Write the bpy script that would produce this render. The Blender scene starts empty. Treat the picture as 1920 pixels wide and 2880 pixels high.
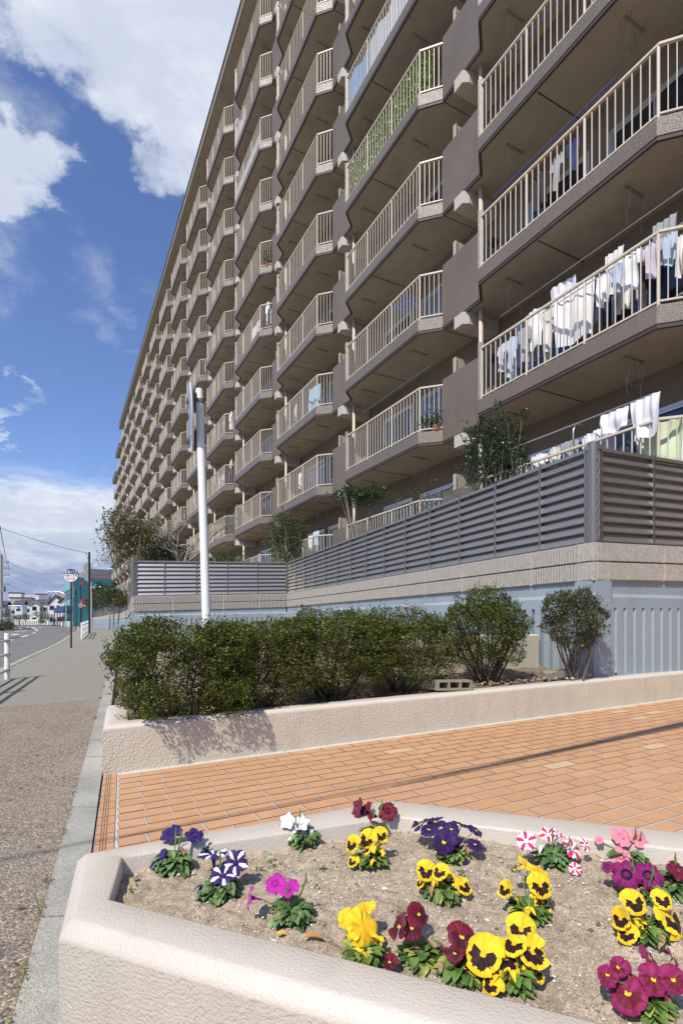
import bpy, bmesh, math, random
import numpy as np
from mathutils import Vector, Matrix, noise

S = bpy.context.scene
COL = S.collection
R = math.radians
random.seed(7)

# ------------------------------------------------------------------ camera
F = 1500.0; HX = 960.0; HY = 1752.0; EYE = 1.03
cam = bpy.data.cameras.new('camera'); camo = bpy.data.objects.new('camera', cam); COL.objects.link(camo)
camo.location = (0, 0, EYE); camo.rotation_euler = (R(90), 0, 0)
cam.sensor_fit = 'HORIZONTAL'; cam.sensor_width = 36; cam.lens = F / 1920 * 36
cam.shift_y = (HY - 1440) / 1920; cam.clip_start = 0.05; cam.clip_end = 3000
S.camera = camo
S.render.resolution_x = 682; S.render.resolution_y = 1024

# ------------------------------------------------------------------ light
SUN_AZ, SUN_EL = 31.0, 51.0      # the light travels towards azimuth 31 deg right of straight ahead
sl = bpy.data.lights.new('sun', 'SUN'); so = bpy.data.objects.new('sun', sl); COL.objects.link(so)
sl.energy = 4.6; sl.angle = R(0.53); sl.color = (1.0, 0.93, 0.81)
d = Vector((math.cos(R(SUN_EL)) * math.sin(R(SUN_AZ)), math.cos(R(SUN_EL)) * math.cos(R(SUN_AZ)), -math.sin(R(SUN_EL))))
so.rotation_euler = d.to_track_quat('-Z', 'Y').to_euler(); so.location = (-5, -10, 20)
S.view_settings.view_transform = 'Standard'; S.view_settings.look = 'None'
S.view_settings.exposure = 0.0; S.view_settings.gamma = 1

W = bpy.data.worlds.new('World'); S.world = W; W.use_nodes = True
nt = W.node_tree; nt.nodes.clear()
def N(t, **k):
    n = nt.nodes.new(t)
    for a, b in k.items(): setattr(n, a, b)
    return n
def lk(a, b): nt.links.new(a, b)
def M2(op, a, b=None, clamp=False):
    n = N('ShaderNodeMath', operation=op, use_clamp=clamp)
    for i, v in enumerate((a, b)):
        if v is None: continue
        if isinstance(v, (int, float)): n.inputs[i].default_value = v
        else: lk(v, n.inputs[i])
    return n.outputs[0]
def V2(op, a, b=None, out=0):
    n = N('ShaderNodeVectorMath', operation=op)
    for i, v in enumerate((a, b)):
        if v is None: continue
        if isinstance(v, (tuple, Vector)): n.inputs[i].default_value = v
        else: lk(v, n.inputs[i])
    return n.outputs[out]
def MR(v, a, b, c, e, interp='SMOOTHSTEP'):
    n = N('ShaderNodeMapRange', interpolation_type=interp)
    lk(v, n.inputs[0])
    for i, x in zip((1, 2, 3, 4), (a, b, c, e)): n.inputs[i].default_value = x
    return n.outputs[0]
def NZ(vec, scale, detail=6, rough=0.55, dist=0.0):
    n = N('ShaderNodeTexNoise'); n.inputs['Scale'].default_value = scale; n.inputs['Detail'].default_value = detail
    n.inputs['Roughness'].default_value = rough; n.inputs['Distortion'].default_value = dist
    lk(vec, n.inputs['Vector']); return n.outputs[0]
def MIX(f, a, b):
    n = N('ShaderNodeMix', data_type='RGBA')
    if isinstance(f, (int, float)): n.inputs[0].default_value = f
    else: lk(f, n.inputs[0])
    for i, v in ((6, a), (7, b)):
        if isinstance(v, tuple): n.inputs[i].default_value = (*v, 1)
        else: lk(v, n.inputs[i])
    return n.outputs[2]
sky = N('ShaderNodeTexSky', sky_type='NISHITA', sun_disc=False)
sky.sun_elevation = R(SUN_EL); sky.sun_rotation = R(180 + SUN_AZ); sky.air_density = 1.0; sky.dust_density = 0.3; sky.ozone_density = 2.5
tc = N('ShaderNodeTexCoord'); dirv = V2('NORMALIZE', tc.outputs['Generated'])
sp = N('ShaderNodeSeparateXYZ'); lk(dirv, sp.inputs[0]); dz = sp.outputs[2]
zz = M2('MAXIMUM', dz, 0.03)
inv = M2('DIVIDE', 1.0, M2('ADD', zz, 0.22))
flat = N('ShaderNodeVectorMath', operation='SCALE'); lk(dirv, flat.inputs[0]); lk(inv, flat.inputs[3])
warp = NZ(flat.outputs[0], 2.6, 7, 0.6)
n_big = NZ(flat.outputs[0], 1.6, 10, 0.62, 0.25)
n_fine = NZ(flat.outputs[0], 5.0, 10, 0.65, 0.3)
wn = N('ShaderNodeTexNoise'); wn.inputs['Scale'].default_value = 3.2; wn.inputs['Detail'].default_value = 9; wn.inputs['Roughness'].default_value = .62; lk(flat.outputs[0], wn.inputs['Vector'])
wsub = V2('SUBTRACT', wn.outputs['Color'], (.5, .5, .5)); wsc = N('ShaderNodeVectorMath', operation='SCALE'); lk(wsub, wsc.inputs[0]); wsc.inputs[3].default_value = .42
wdir = V2('NORMALIZE', V2('ADD', dirv, wsc.outputs[0]))
def pxdir(x, y):
    v = Vector(((x - HX), F, (HY - y))); v.normalize(); return v
blobs = [(470, -150, 10.5, 1.0), (640, 130, 7.5, 1.0), (500, 230, 6.5, .9), (290, 10, 4.6, .9), (530, 370, 4.8, .8), (450, 470, 3.0, .55), (640, 350, 4.0, .65), (230, 120, 2.4, .4),
         (-40, 390, 4.6, .9), (60, 350, 2.6, .55), (280, 800, 3.6, .13), (230, 910, 3.4, .12), (350, 960, 2.4, .15), (60, 1010, 2.2, .12), (-10, 1150, 1.3, .40), (200, 620, 1.6, .14),
         (1500, -900, 30, .7), (-900, 0, 20, .6)]
tot = None
for x, y, r, w in blobs:
    dt = V2('DOT_PRODUCT', wdir, pxdir(x, y), out=1)
    b = MR(dt, math.cos(R(r)), 1.0, 0.0, w)
    b2 = MR(dt, math.cos(R(r * 1.12)), math.cos(R(r * 0.15)), 0.0, w)
    tot = b2 if tot is None else M2('MAXIMUM', tot, b2)
low = MR(dz, 0.175, 0.275, 1.0, 0.0)
tot = M2('MAXIMUM', tot, M2('MULTIPLY', low, 0.95))
dens = M2('ADD', M2('MULTIPLY', tot, 1.1), M2('ADD', M2('MULTIPLY', M2('SUBTRACT', n_big, 0.5), 0.9), M2('MULTIPLY', M2('SUBTRACT', n_fine, 0.5), 0.95)))
cl = MR(dens, 0.10, 0.95, 0.0, 1.0)
shade = MR(M2('ADD', M2('ADD', M2('MULTIPLY', n_fine, 0.9), M2('MULTIPLY', n_big, -0.55)), M2('MULTIPLY', tot, -0.25)), -0.15, 0.22, 0.0, 1.0)
lowgrey = MR(dz, 0.06, 0.17, 0.0, 1.0)
ccol = MIX(shade, (4.8, 5.35, 6.4), (7.0, 7.3, 7.8))
ccol = MIX(lowgrey, MIX(shade, (2.5, 3.1, 4.7), (4.9, 5.4, 6.5)), ccol)
skyc = N('ShaderNodeVectorMath', operation='MULTIPLY'); lk(sky.outputs[0], skyc.inputs[0]); skyc.inputs[1].default_value = (.99, 1.05, 1.30)
fin = MIX(cl, skyc.outputs[0], ccol)
bg = N('ShaderNodeBackground'); lk(fin, bg.inputs[0]); bg.inputs[1].default_value = 0.13
wo = N('ShaderNodeOutputWorld'); lk(bg.outputs[0], wo.inputs[0])

# ------------------------------------------------------------------ materials
MATS = {}
def mat(name, col, rough=0.7, metal=0.0, var=None, vscale=3.0, bump=0.0, bscale=60.0, bdetail=4, spec=0.5, kind=None, col2=None, coat=0.0, grime=None):
    if name in MATS: return MATS[name]
    m = bpy.data.materials.new(name); m.use_nodes = True; t = m.node_tree; b = t.nodes['Principled BSDF']
    b.inputs['Base Color'].default_value = (*col, 1); b.inputs['Roughness'].default_value = rough; b.inputs['Metallic'].default_value = metal
    b.inputs['Specular IOR Level'].default_value = spec; b.inputs['Coat Weight'].default_value = coat
    tcn = t.nodes.new('ShaderNodeNewGeometry').outputs['Position']
    if kind == 'object': tcn = t.nodes.new('ShaderNodeTexCoord').outputs['Object']
    if var is not None:
        n = t.nodes.new('ShaderNodeTexNoise'); n.inputs['Scale'].default_value = vscale; n.inputs['Detail'].default_value = 6; n.inputs['Roughness'].default_value = .65
        t.links.new(tcn, n.inputs['Vector'])
        r = t.nodes.new('ShaderNodeMapRange'); r.inputs[1].default_value = .3; r.inputs[2].default_value = .7
        t.links.new(n.outputs[0], r.inputs[0])
        mx = t.nodes.new('ShaderNodeMix'); mx.data_type = 'RGBA'
        c2 = col2 or tuple(max(0, c * (1 - var)) for c in col); c1 = col if col2 else tuple(min(1, c * (1 + var * .6)) for c in col)
        mx.inputs[6].default_value = (*c1, 1); mx.inputs[7].default_value = (*c2, 1)
        t.links.new(r.outputs[0], mx.inputs[0]); t.links.new(mx.outputs[2], b.inputs['Base Color'])
    if grime:                     # weather stains: (strength, scale, vertical stretch)
        mp = t.nodes.new('ShaderNodeMapping'); mp.inputs['Scale'].default_value = (1, 1, grime[2]); t.links.new(tcn, mp.inputs['Vector'])
        n = t.nodes.new('ShaderNodeTexNoise'); n.inputs['Scale'].default_value = grime[1]; n.inputs['Detail'].default_value = 8; n.inputs['Roughness'].default_value = .7; t.links.new(mp.outputs[0], n.inputs['Vector'])
        r = t.nodes.new('ShaderNodeMapRange'); r.inputs[1].default_value = .50; r.inputs[2].default_value = .74; r.inputs[4].default_value = grime[0]; t.links.new(n.outputs[0], r.inputs[0])
        mx = t.nodes.new('ShaderNodeMix'); mx.data_type = 'RGBA'; t.links.new(r.outputs[0], mx.inputs[0])
        src = b.inputs['Base Color'].links[0].from_socket if b.inputs['Base Color'].links else None
        if src: t.links.new(src, mx.inputs[6])
        else: mx.inputs[6].default_value = (*col, 1)
        mx.inputs[7].default_value = (col[0] * .42, col[1] * .40, col[2] * .36, 1); t.links.new(mx.outputs[2], b.inputs['Base Color'])
    if bump:
        n = t.nodes.new('ShaderNodeTexNoise'); n.inputs['Scale'].default_value = bscale; n.inputs['Detail'].default_value = bdetail
        t.links.new(tcn, n.inputs['Vector'])
        bm_ = t.nodes.new('ShaderNodeBump'); bm_.inputs['Strength'].default_value = 1.0; bm_.inputs['Distance'].default_value = bump
        t.links.new(n.outputs[0], bm_.inputs['Height']); t.links.new(bm_.outputs[0], b.inputs['Normal'])
    MATS[name] = m; return m

def speckle_mat(name, cols, scale, rough=0.85, bump=0.003, base_noise=None, spec=0.3, dirt=None, dscale=1.2, crev=.45):
    """aggregate: voronoi cells each with one of several stone colours"""
    m = bpy.data.materials.new(name); m.use_nodes = True; t = m.node_tree; b = t.nodes['Principled BSDF']
    b.inputs['Roughness'].default_value = rough; b.inputs['Specular IOR Level'].default_value = spec
    g = t.nodes.new('ShaderNodeNewGeometry').outputs['Position']
    v = t.nodes.new('ShaderNodeTexVoronoi'); v.inputs['Scale'].default_value = scale; t.links.new(g, v.inputs['Vector'])
    sx = t.nodes.new('ShaderNodeSeparateColor'); t.links.new(v.outputs['Color'], sx.inputs[0])
    cr = t.nodes.new('ShaderNodeValToRGB'); cr.color_ramp.interpolation = 'CONSTANT'
    el = cr.color_ramp.elements
    while len(el) < len(cols): el.new(0.5)
    for i, c in enumerate(cols): el[i].position = i / len(cols); el[i].color = (*c, 1)
    t.links.new(sx.outputs[0], cr.inputs[0])
    last = cr.outputs[0]
    n2 = t.nodes.new('ShaderNodeTexNoise'); n2.inputs['Scale'].default_value = dscale; n2.inputs['Detail'].default_value = 8; n2.inputs['Roughness'].default_value = .7; t.links.new(g, n2.inputs['Vector'])
    r = t.nodes.new('ShaderNodeMapRange'); r.inputs[1].default_value = .42; r.inputs[2].default_value = .66; t.links.new(n2.outputs[0], r.inputs[0])
    if dirt:
        mx = t.nodes.new('ShaderNodeMix'); mx.data_type = 'RGBA'; t.links.new(last, mx.inputs[6]); mx.inputs[7].default_value = (*dirt[:3], 1)
        mm = t.nodes.new('ShaderNodeMath'); mm.operation = 'MULTIPLY'; mm.inputs[1].default_value = dirt[3]; t.links.new(r.outputs[0], mm.inputs[0])
        t.links.new(mm.outputs[0], mx.inputs[0]); last = mx.outputs[2]
    # colour darkens towards the borders between the stones
    vd = t.nodes.new('ShaderNodeMapRange'); vd.inputs[1].default_value = .45; vd.inputs[2].default_value = .75; vd.inputs[3].default_value = 0; vd.inputs[4].default_value = crev
    t.links.new(v.outputs['Distance'], vd.inputs[0])
    mx = t.nodes.new('ShaderNodeMix'); mx.data_type = 'RGBA'; t.links.new(vd.outputs[0], mx.inputs[0]); t.links.new(last, mx.inputs[6]); mx.inputs[7].default_value = (.07, .06, .05, 1); last = mx.outputs[2]
    t.links.new(last, b.inputs['Base Color'])
    bp = t.nodes.new('ShaderNodeBump'); bp.inputs['Distance'].default_value = bump; bp.invert = True; t.links.new(v.outputs['Distance'], bp.inputs['Height']); t.links.new(bp.outputs[0], b.inputs['Normal'])
    MATS[name] = m; return m

stucco = mat('beige_stucco', (.60, .535, .43), .55, var=.07, vscale=1.4, bump=.009, bscale=66, bdetail=5, spec=.5, grime=(.30, 5, .3))
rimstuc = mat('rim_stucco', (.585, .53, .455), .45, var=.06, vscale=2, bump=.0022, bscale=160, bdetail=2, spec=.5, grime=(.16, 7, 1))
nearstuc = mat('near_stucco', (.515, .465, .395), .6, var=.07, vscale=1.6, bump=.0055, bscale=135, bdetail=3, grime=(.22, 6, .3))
blue = mat('blue_paint', (.30, .36, .405), .62, var=.10, vscale=1.1, bump=.003, bscale=40, grime=(.28, 3.5, .18))
blockm = mat('split_block', (.47, .44, .39), .9, var=.28, vscale=28, bump=.008, bscale=90)
fascia = mat('brown_render', (.165, .128, .090), .36, var=.14, vscale=1.1, bump=.010, bscale=66, bdetail=3, spec=.9, grime=(.30, 2.2, .2))
bracketm = mat('pale_bracket_paint', (.50, .47, .41), .6)
bandm = mat('dark_drip_band', (.055, .042, .034), .6)
soffit = mat('soffit_paint', (.41, .355, .28), .8, var=.12, vscale=.8, grime=(.25, 1.6, 1))
wallm = mat('apartment_wall', (.22, .18, .135), .8, var=.14, vscale=1.2, bump=.003, bscale=60)
railm = mat('beige_rail_paint', (.63, .56, .455), .4, var=.04)
boardm = mat('partition_board', (.44, .37, .29), .6)
roofm = mat('roof_edge', (.09, .075, .065), .6)
alu = mat('aluminium', (.62, .62, .62), .35, .6)
aludark = mat('grey_frame', (.3, .3, .31), .4, .3)
glassd = mat('window_glass', (.015, .022, .035), .06, spec=.8)
glassc = mat('curtained_glass', (.26, .29, .33), .12, var=.3, vscale=9, spec=.8)
wire = mat('steel_wire', (.30, .26, .22), .5, .3)
fencem = mat('fence_brown', (.38, .365, .345), .40, .85, spec=.5)
fencem2 = mat('fence_post_brown', (.27, .25, .23), .36, .8, spec=.5)
white_p = mat('white_paint', (.74, .76, .73), .35, var=.05, vscale=2)
blackp = mat('black_paint', (.03, .027, .025), .4)
darkpole = mat('brown_pole', (.06, .045, .038), .4)
concrete = mat('concrete', (.42, .40, .35), .9, var=.25, vscale=6, bump=.002, bscale=150)
kerbm = speckle_mat('kerb_concrete', [(.42, .415, .365), (.50, .49, .43), (.35, .345, .31), (.57, .55, .49), (.46, .45, .40)], 260, bump=.0015, dirt=(.24, .23, .20, .55), dscale=2.5)
aggr = speckle_mat('exposed_aggregate', [(.30, .22, .14), (.16, .14, .12), (.42, .34, .23), (.10, .10, .10), (.36, .27, .17), (.22, .20, .18), (.50, .44, .34), (.27, .18, .11), (.19, .18, .17)], 98, rough=.8, bump=.005, dirt=(.36, .31, .25, .75), dscale=1.1)
walkm = speckle_mat('walk_asphalt', [(.25, .255, .23), (.34, .345, .315), (.19, .192, .175), (.41, .405, .37), (.29, .30, .27)], 130, bump=.003, dirt=(.34, .28, .19, .6), dscale=.30)
roadm = speckle_mat('road_asphalt', [(.185, .187, .183), (.235, .235, .23), (.15, .15, .147), (.275, .272, .26)], 90, bump=.002, dirt=(.15, .15, .15, .4), dscale=.25)
newroad = speckle_mat('new_asphalt', [(.085, .087, .09), (.11, .11, .112), (.07, .07, .072)], 90, bump=.002)
paintm = mat('road_paint', (.78, .78, .76), .6, var=.12, vscale=5)
earth = mat('earth', (.24, .20, .15), .95, var=.35, vscale=2.5, bump=.02, bscale=30)
mortar = mat('mortar', (.56, .55, .51), .9, var=.15, vscale=8, bump=.001, bscale=200)
tilemats = [mat('tile_%s' % n, c, .62, var=.10, vscale=14, bump=.0008, bscale=260, grime=(.22, 2.4, 1)) for n, c in
            (('orange', (.565, .325, .175)), ('terracotta', (.55, .31, .165)), ('light', (.58, .34, .188)), ('warm', (.555, .317, .17)), ('pale', (.62, .44, .28)))]
soilm = speckle_mat('planter_soil', [(.42, .345, .25), (.50, .42, .315), (.36, .29, .205), (.56, .49, .38), (.31, .245, .175), (.46, .38, .275)], 260, bump=.0012, dirt=(.25, .19, .13, .6), dscale=11, crev=.12)
bedsoil = mat('bed_soil', (.20, .155, .11), .95, var=.4, vscale=9, bump=.012, bscale=60)
grit = [mat('grit_%s' % n, c, .8) for n, c in (('white', (.66, .62, .54)), ('tan', (.45, .36, .26)), ('dark', (.12, .10, .08)), ('brown', (.28, .20, .13)))]
def leafm(name, c, rough=.42, spec=.45, trans=.0):
    m = mat(name, c, rough, spec=spec, var=.3, vscale=25)
    return m
LEAF = dict(
    hedge=[leafm('hedge_leaf_dark', (.030, .055, .008), .36, .35), leafm('hedge_leaf', (.075, .115, .012), .38, .35), leafm('hedge_leaf_olive', (.14, .15, .022), .40, .35), leafm('hedge_leaf_red', (.16, .065, .030), .4)],
    sparse=[leafm('shrub_leaf_dark', (.030, .045, .014), .34), leafm('shrub_leaf', (.055, .075, .022), .36), leafm('shrub_leaf_olive', (.105, .10, .03), .4), leafm('shrub_leaf_brown', (.13, .075, .035), .5)],
    camellia=[leafm('camellia_dark', (.015, .035, .010), .22), leafm('camellia', (.03, .06, .016), .25), leafm('camellia_light', (.07, .11, .03), .3)],
    garden=[leafm('garden_dark', (.03, .055, .015), .4), leafm('garden_leaf', (.065, .10, .022), .45), leafm('garden_light', (.13, .16, .035), .45)],
    photinia=[leafm('photinia_green', (.07, .10, .02), .4), leafm('photinia_olive', (.14, .13, .03), .4), leafm('photinia_red', (.14, .035, .02), .4), leafm('photinia_light', (.12, .13, .03), .4)],
    bud=[leafm('bud_yellow', (.30, .28, .05), .5), leafm('bud_green', (.16, .19, .04), .5)],
    petunia=[leafm('petunia_leaf', (.13, .22, .07), .55), leafm('petunia_leaf_dark', (.08, .15, .05), .55), leafm('petunia_leaf_pale', (.20, .29, .11), .55)],
    pansy=[leafm('pansy_leaf', (.13, .22, .045), .5), leafm('pansy_leaf_dark', (.075, .14, .03), .5), leafm('pansy_leaf_yellow', (.33, .36, .08), .5)],
    ivy=[leafm('ivy_pale', (.42, .52, .20), .5), leafm('ivy_green', (.16, .30, .07), .5), leafm('ivy_dark', (.06, .13, .03), .5)],
    weed=[leafm('weed', (.10, .17, .03), .6), leafm('weed_light', (.17, .22, .05), .6)],
    far=[leafm('far_leaf_dark', (.06, .09, .025), .6), leafm('far_leaf', (.11, .14, .04), .6), leafm('far_leaf_light', (.17, .20, .06), .6)])
barkm = mat('bark', (.16, .12, .09), .9, var=.35, vscale=20, bump=.004, bscale=60)
barkl = mat('grey_bark', (.30, .27, .22), .9, var=.35, vscale=16, bump=.004, bscale=50)
barkd = mat('dark_stem', (.07, .05, .038), .85, var=.3, vscale=20)

# ------------------------------------------------------------------ mesh builder
class MB:
    def __init__(s): s.v = []; s.f = []; s.m = []; s.cur = 0
    def face(s, pts, m=None):
        b = len(s.v); s.v += [tuple(p) for p in pts]; s.f.append(tuple(range(b, b + len(pts)))); s.m.append(s.cur if m is None else m)
    def add(s, vs, fs, m=None):
        b = len(s.v); s.v += [tuple(p) for p in vs]; s.f += [tuple(i + b for i in f) for f in fs]; s.m += [s.cur if m is None else m] * len(fs)
    def box(s, x0, x1, y0, y1, z0, z1, m=None):
        s.add([(x0, y0, z0), (x1, y0, z0), (x1, y1, z0), (x0, y1, z0), (x0, y0, z1), (x1, y0, z1), (x1, y1, z1), (x0, y1, z1)],
              [(3, 2, 1, 0), (4, 5, 6, 7), (0, 1, 5, 4), (1, 2, 6, 5), (2, 3, 7, 6), (3, 0, 4, 7)], m)
    def bevbox(s, x0, x1, y0, y1, z0, z1, b, m=None):
        lo = [(x0, y0, z0), (x1, y0, z0), (x1, y1, z0), (x0, y1, z0)]; mi = [(x, y, z1 - b) for x, y, z in lo]
        hi = [(x0 + b, y0 + b, z1), (x1 - b, y0 + b, z1), (x1 - b, y1 - b, z1), (x0 + b, y1 - b, z1)]
        s.add(lo + mi + hi, [(3, 2, 1, 0), (8, 9, 10, 11)] + [(i, (i + 1) % 4, 4 + (i + 1) % 4, 4 + i) for i in range(4)] + [(4 + i, 4 + (i + 1) % 4, 8 + (i + 1) % 4, 8 + i) for i in range(4)], m)
    def prism(s, poly, z0, z1, m=None):
        n = len(poly); area = sum(poly[i][0] * poly[(i + 1) % n][1] - poly[(i + 1) % n][0] * poly[i][1] for i in range(n))
        if area < 0: poly = poly[::-1]
        vs = [(p[0], p[1], z0) for p in poly] + [(p[0], p[1], z1) for p in poly]
        s.add(vs, [tuple(range(n - 1, -1, -1)), tuple(range(n, 2 * n))] + [(i, (i + 1) % n, n + (i + 1) % n, n + i) for i in range(n)], m)
    def obox(s, p, q, w, z0, z1, m=None, z0b=None, z1b=None):
        """box standing on the plan segment p-q, width w centred on it"""
        p = Vector(p[:2]); q = Vector(q[:2]); dd = (q - p).normalized(); nn = Vector((-dd.y, dd.x)) * w / 2
        z0b = z0 if z0b is None else z0b; z1b = z1 if z1b is None else z1b
        c = [p - nn, q - nn, q + nn, p + nn]; a = [z0, z0b, z0b, z0]; b = [z1, z1b, z1b, z1]
        vs = [(c[i].x, c[i].y, a[i]) for i in range(4)] + [(c[i].x, c[i].y, b[i]) for i in range(4)]
        s.add(vs, [(3, 2, 1, 0), (4, 5, 6, 7), (0, 1, 5, 4), (1, 2, 6, 5), (2, 3, 7, 6), (3, 0, 4, 7)], m)
    def tube(s, pts, r, n=6, cap=True, m=None):
        pts = [Vector(p) for p in pts]; rs = r if isinstance(r, (list, tuple)) else [r] * len(pts)
        rings = []; up = None
        for i, p in enumerate(pts):
            t = (pts[min(i + 1, len(pts) - 1)] - pts[max(i - 1, 0)])
            if t.length < 1e-9: t = Vector((0, 0, 1))
            t.normalize()
            if up is None: up = Vector((0, 0, 1)) if abs(t.z) < .9 else Vector((1, 0, 0))
            a = t.cross(up)
            if a.length < 1e-6: a = t.cross(Vector((0, 1, 0)))
            a.normalize(); b = t.cross(a); up = -b if False else up
            rings.append([p + (a * math.cos(2 * math.pi * k / n) + b * math.sin(2 * math.pi * k / n)) * rs[i] for k in range(n)])
        vs = [q for rg in rings for q in rg]; fs = []
        for i in range(len(rings) - 1):
            for k in range(n): fs.append((i * n + k, i * n + (k + 1) % n, (i + 1) * n + (k + 1) % n, (i + 1) * n + k))
        if cap: fs += [tuple(range(n - 1, -1, -1)), tuple((len(rings) - 1) * n + k for k in range(n))]
        s.add(vs, fs, m)
    def sweep(s, path, prof, zf=lambda x, y: 0, m=None, closed=False, cap=True):
        """sweep profile [(offset to the left of travel, z)] along a plan path with mitred corners"""
        P = [Vector(p[:2]) for p in path]; n = len(P); rings = []
        for i in range(n):
            a = P[i] - P[i - 1] if (i > 0 or closed) else P[1] - P[0]
            b = P[(i + 1) % n] - P[i] if (i < n - 1 or closed) else P[i] - P[i - 1]
            a.normalize(); b.normalize(); na = Vector((-a.y, a.x)); nb = Vector((-b.y, b.x)); mm = na + nb; mm = mm / max(.2, mm.dot(na))
            zb = zf(P[i].x, P[i].y)
            rings.append([(P[i].x + mm.x * o, P[i].y + mm.y * o, z + zb) for o, z in prof])
        k = len(prof); vs = [q for r_ in rings for q in r_]; fs = []
        for i in range(n if closed else n - 1):
            j = (i + 1) % n
            for c in range(k - 1): fs.append((i * k + c, i * k + c + 1, j * k + c + 1, j * k + c)[::-1])
        if cap and not closed: fs += [tuple(range(k)), tuple((n - 1) * k + c for c in range(k - 1, -1, -1))]
        s.add(vs, fs, m)
    def disc(s, c, r, nrm, n=24, m=None, thick=0):
        c = Vector(c); nrm = Vector(nrm).normalized(); s.tube([c - nrm * thick / 2, c + nrm * thick / 2], r, n, True, m)
    def merge(s, o, T=None):
        vs = o.v if T is None else [tuple(T @ Vector(p)) for p in o.v]
        b = len(s.v); s.v += vs; s.f += [tuple(i + b for i in f) for f in o.f]; s.m += o.m
    def mesh(s, name, mats, smooth=False):
        me = bpy.data.meshes.new(name); me.from_pydata(s.v, [], s.f)
        for m in (mats if isinstance(mats, (list, tuple)) else [mats]): me.materials.append(m)
        if any(s.m): me.polygons.foreach_set('material_index', s.m)
        if smooth: me.polygons.foreach_set('use_smooth', [True] * len(me.polygons))
        me.update(); return me
    def build(s, name, mats, parent=None, smooth=False, auto=None):
        me = s.mesh(name, mats, smooth); o = bpy.data.objects.new(name, me); COL.objects.link(o)
        if auto is not None:
            me.polygons.foreach_set('use_smooth', [True] * len(me.polygons)); me.set_sharp_from_angle(angle=R(auto))
        if parent: o.parent = parent
        return o
def fixn(o):
    bm = bmesh.new(); bm.from_mesh(o.data); bmesh.ops.recalc_face_normals(bm, faces=bm.faces); bm.to_mesh(o.data); bm.free(); return o
def tag(o, label, cat, group=None):
    o['label'] = label; o['category'] = cat
    if group: o['group'] = group
    return o
def struct(o): o['kind'] = 'structure'; return o
def stuff(o): o['kind'] = 'stuff'; return o
def empty(name, loc, label, cat, group=None, rz=0):
    o = bpy.data.objects.new(name, None); COL.objects.link(o); o.location = loc; o.rotation_euler = (0, 0, rz); o.empty_display_size = .1
    return tag(o, label, cat, group)
def copy_tree(o, parent=None):
    c = o.copy(); COL.objects.link(c); c.parent = parent
    for ch in [x for x in list(o.children)]: copy_tree(ch, c)
    return c
def at(px, py, D): return Vector(((px - HX) / F * D, D, EYE + (HY - py) / F * D))

# ------------------------------------------------------------------ ground heights
GP = [(-80, 0), (3.6, 0), (9.3, .05), (18, .15), (24, .26), (33, .40), (45, .42), (900, .42)]
def g(Y):
    for (a, za), (b, zb) in zip(GP, GP[1:]):
        if Y <= b: t = max(0, (Y - a) / (b - a)); return za + (zb - za) * t
    return GP[-1][1]
def ground(px, py):
    D = 10
    for _ in range(40): D = (EYE - g(D)) * F / max(1.0, (py - HY)); 
    return Vector(((px - HX) / F * D, D, g(D)))
def interp(tab, Y):
    if Y <= tab[0][0]: a, b = tab[0], tab[1]
    elif Y >= tab[-1][0]: a, b = tab[-2], tab[-1]
    else:
        for a, b in zip(tab, tab[1:]):
            if Y <= b[0]: break
    return a[1] + (b[1] - a[1]) * (Y - a[0]) / (b[0] - a[0])
site = [(-6, 2.177), (33, -13.81), (57, -25.2), (90, -42.3), (104, -51.5)]        # left edge of the kerb strip = right edge of the pavement
walkL = [(-6, .15), (0, -2.45), (9.8, -6.4), (14.7, -8.5), (19.5, -10.45), (22, -11.5), (37.8, -18.6), (57, -28), (90, -45), (104, -54)]
def strip(name, ys, xl, xr, off, m, nx=1):
    b = MB()
    rows = []
    for Y in ys:
        a = xl(Y); c = xr(Y); rows.append([(a + (c - a) * i / nx, Y, g(Y) + off) for i in range(nx + 1)])
    for r0, r1 in zip(rows, rows[1:]):
        for i in range(nx): b.face([r0[i], r0[i + 1], r1[i + 1], r1[i]])
    o = b.build(name, m); return struct(o)
YS = [-6, -3, 0, 3.6, 6.5, 9.3, 12, 15, 18, 21, 24, 28, 33, 39, 45, 51, 57, 65, 75, 90, 104]
gb = MB(); ys = [-80, -20] + YS[1:] + [130, 200, 400, 900]
for a, b in zip(ys, ys[1:]):
    gb.face([(-900, a, g(a) - .05), (900, a, g(a) - .05), (900, b, g(b) - .05), (-900, b, g(b) - .05)])
struct(gb.build('ground', earth))
RY = YS + [118]
strip('road', RY, lambda Y: min(-16 - .1 * Y, -.70 * Y - 1) if Y < 90 else -120, lambda Y: interp(walkL, Y) - .14, -.02 - .02, roadm)
def bnd(x): return 6.93 + (x + 3.09) * .555           # seam between old aggregate and newer asphalt
b = MB()
for Y0, Y1 in ((-6, -3), (-3, 0), (0, 2), (2, 3.6)):
    b.face([(interp(walkL, Y0), Y0, g(Y0)), (interp(site, Y0), Y0, g(Y0)), (interp(site, Y1), Y1, g(Y1)), (interp(walkL, Y1), Y1, g(Y1))])
b.face([(interp(walkL, 3.6), 3.6, 0), (interp(site, 3.6), 3.6, 0), (interp(site, 6.95), 6.95, g(6.95)), (-4.2, 6.3, g(6.3)), (interp(walkL, 5.3), 5.35, g(5.3))])
struct(b.build('aggregate_pavement', aggr))
b = MB()
b.face([(interp(walkL, 5.35), 5.35, g(5.35)), (-4.2, 6.3, g(6.3)), (interp(site, 6.95), 6.95, g(6.95)), (interp(site, 9.3), 9.3, g(9.3)), (interp(walkL, 9.3), 9.3, g(9.3))])
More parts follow.
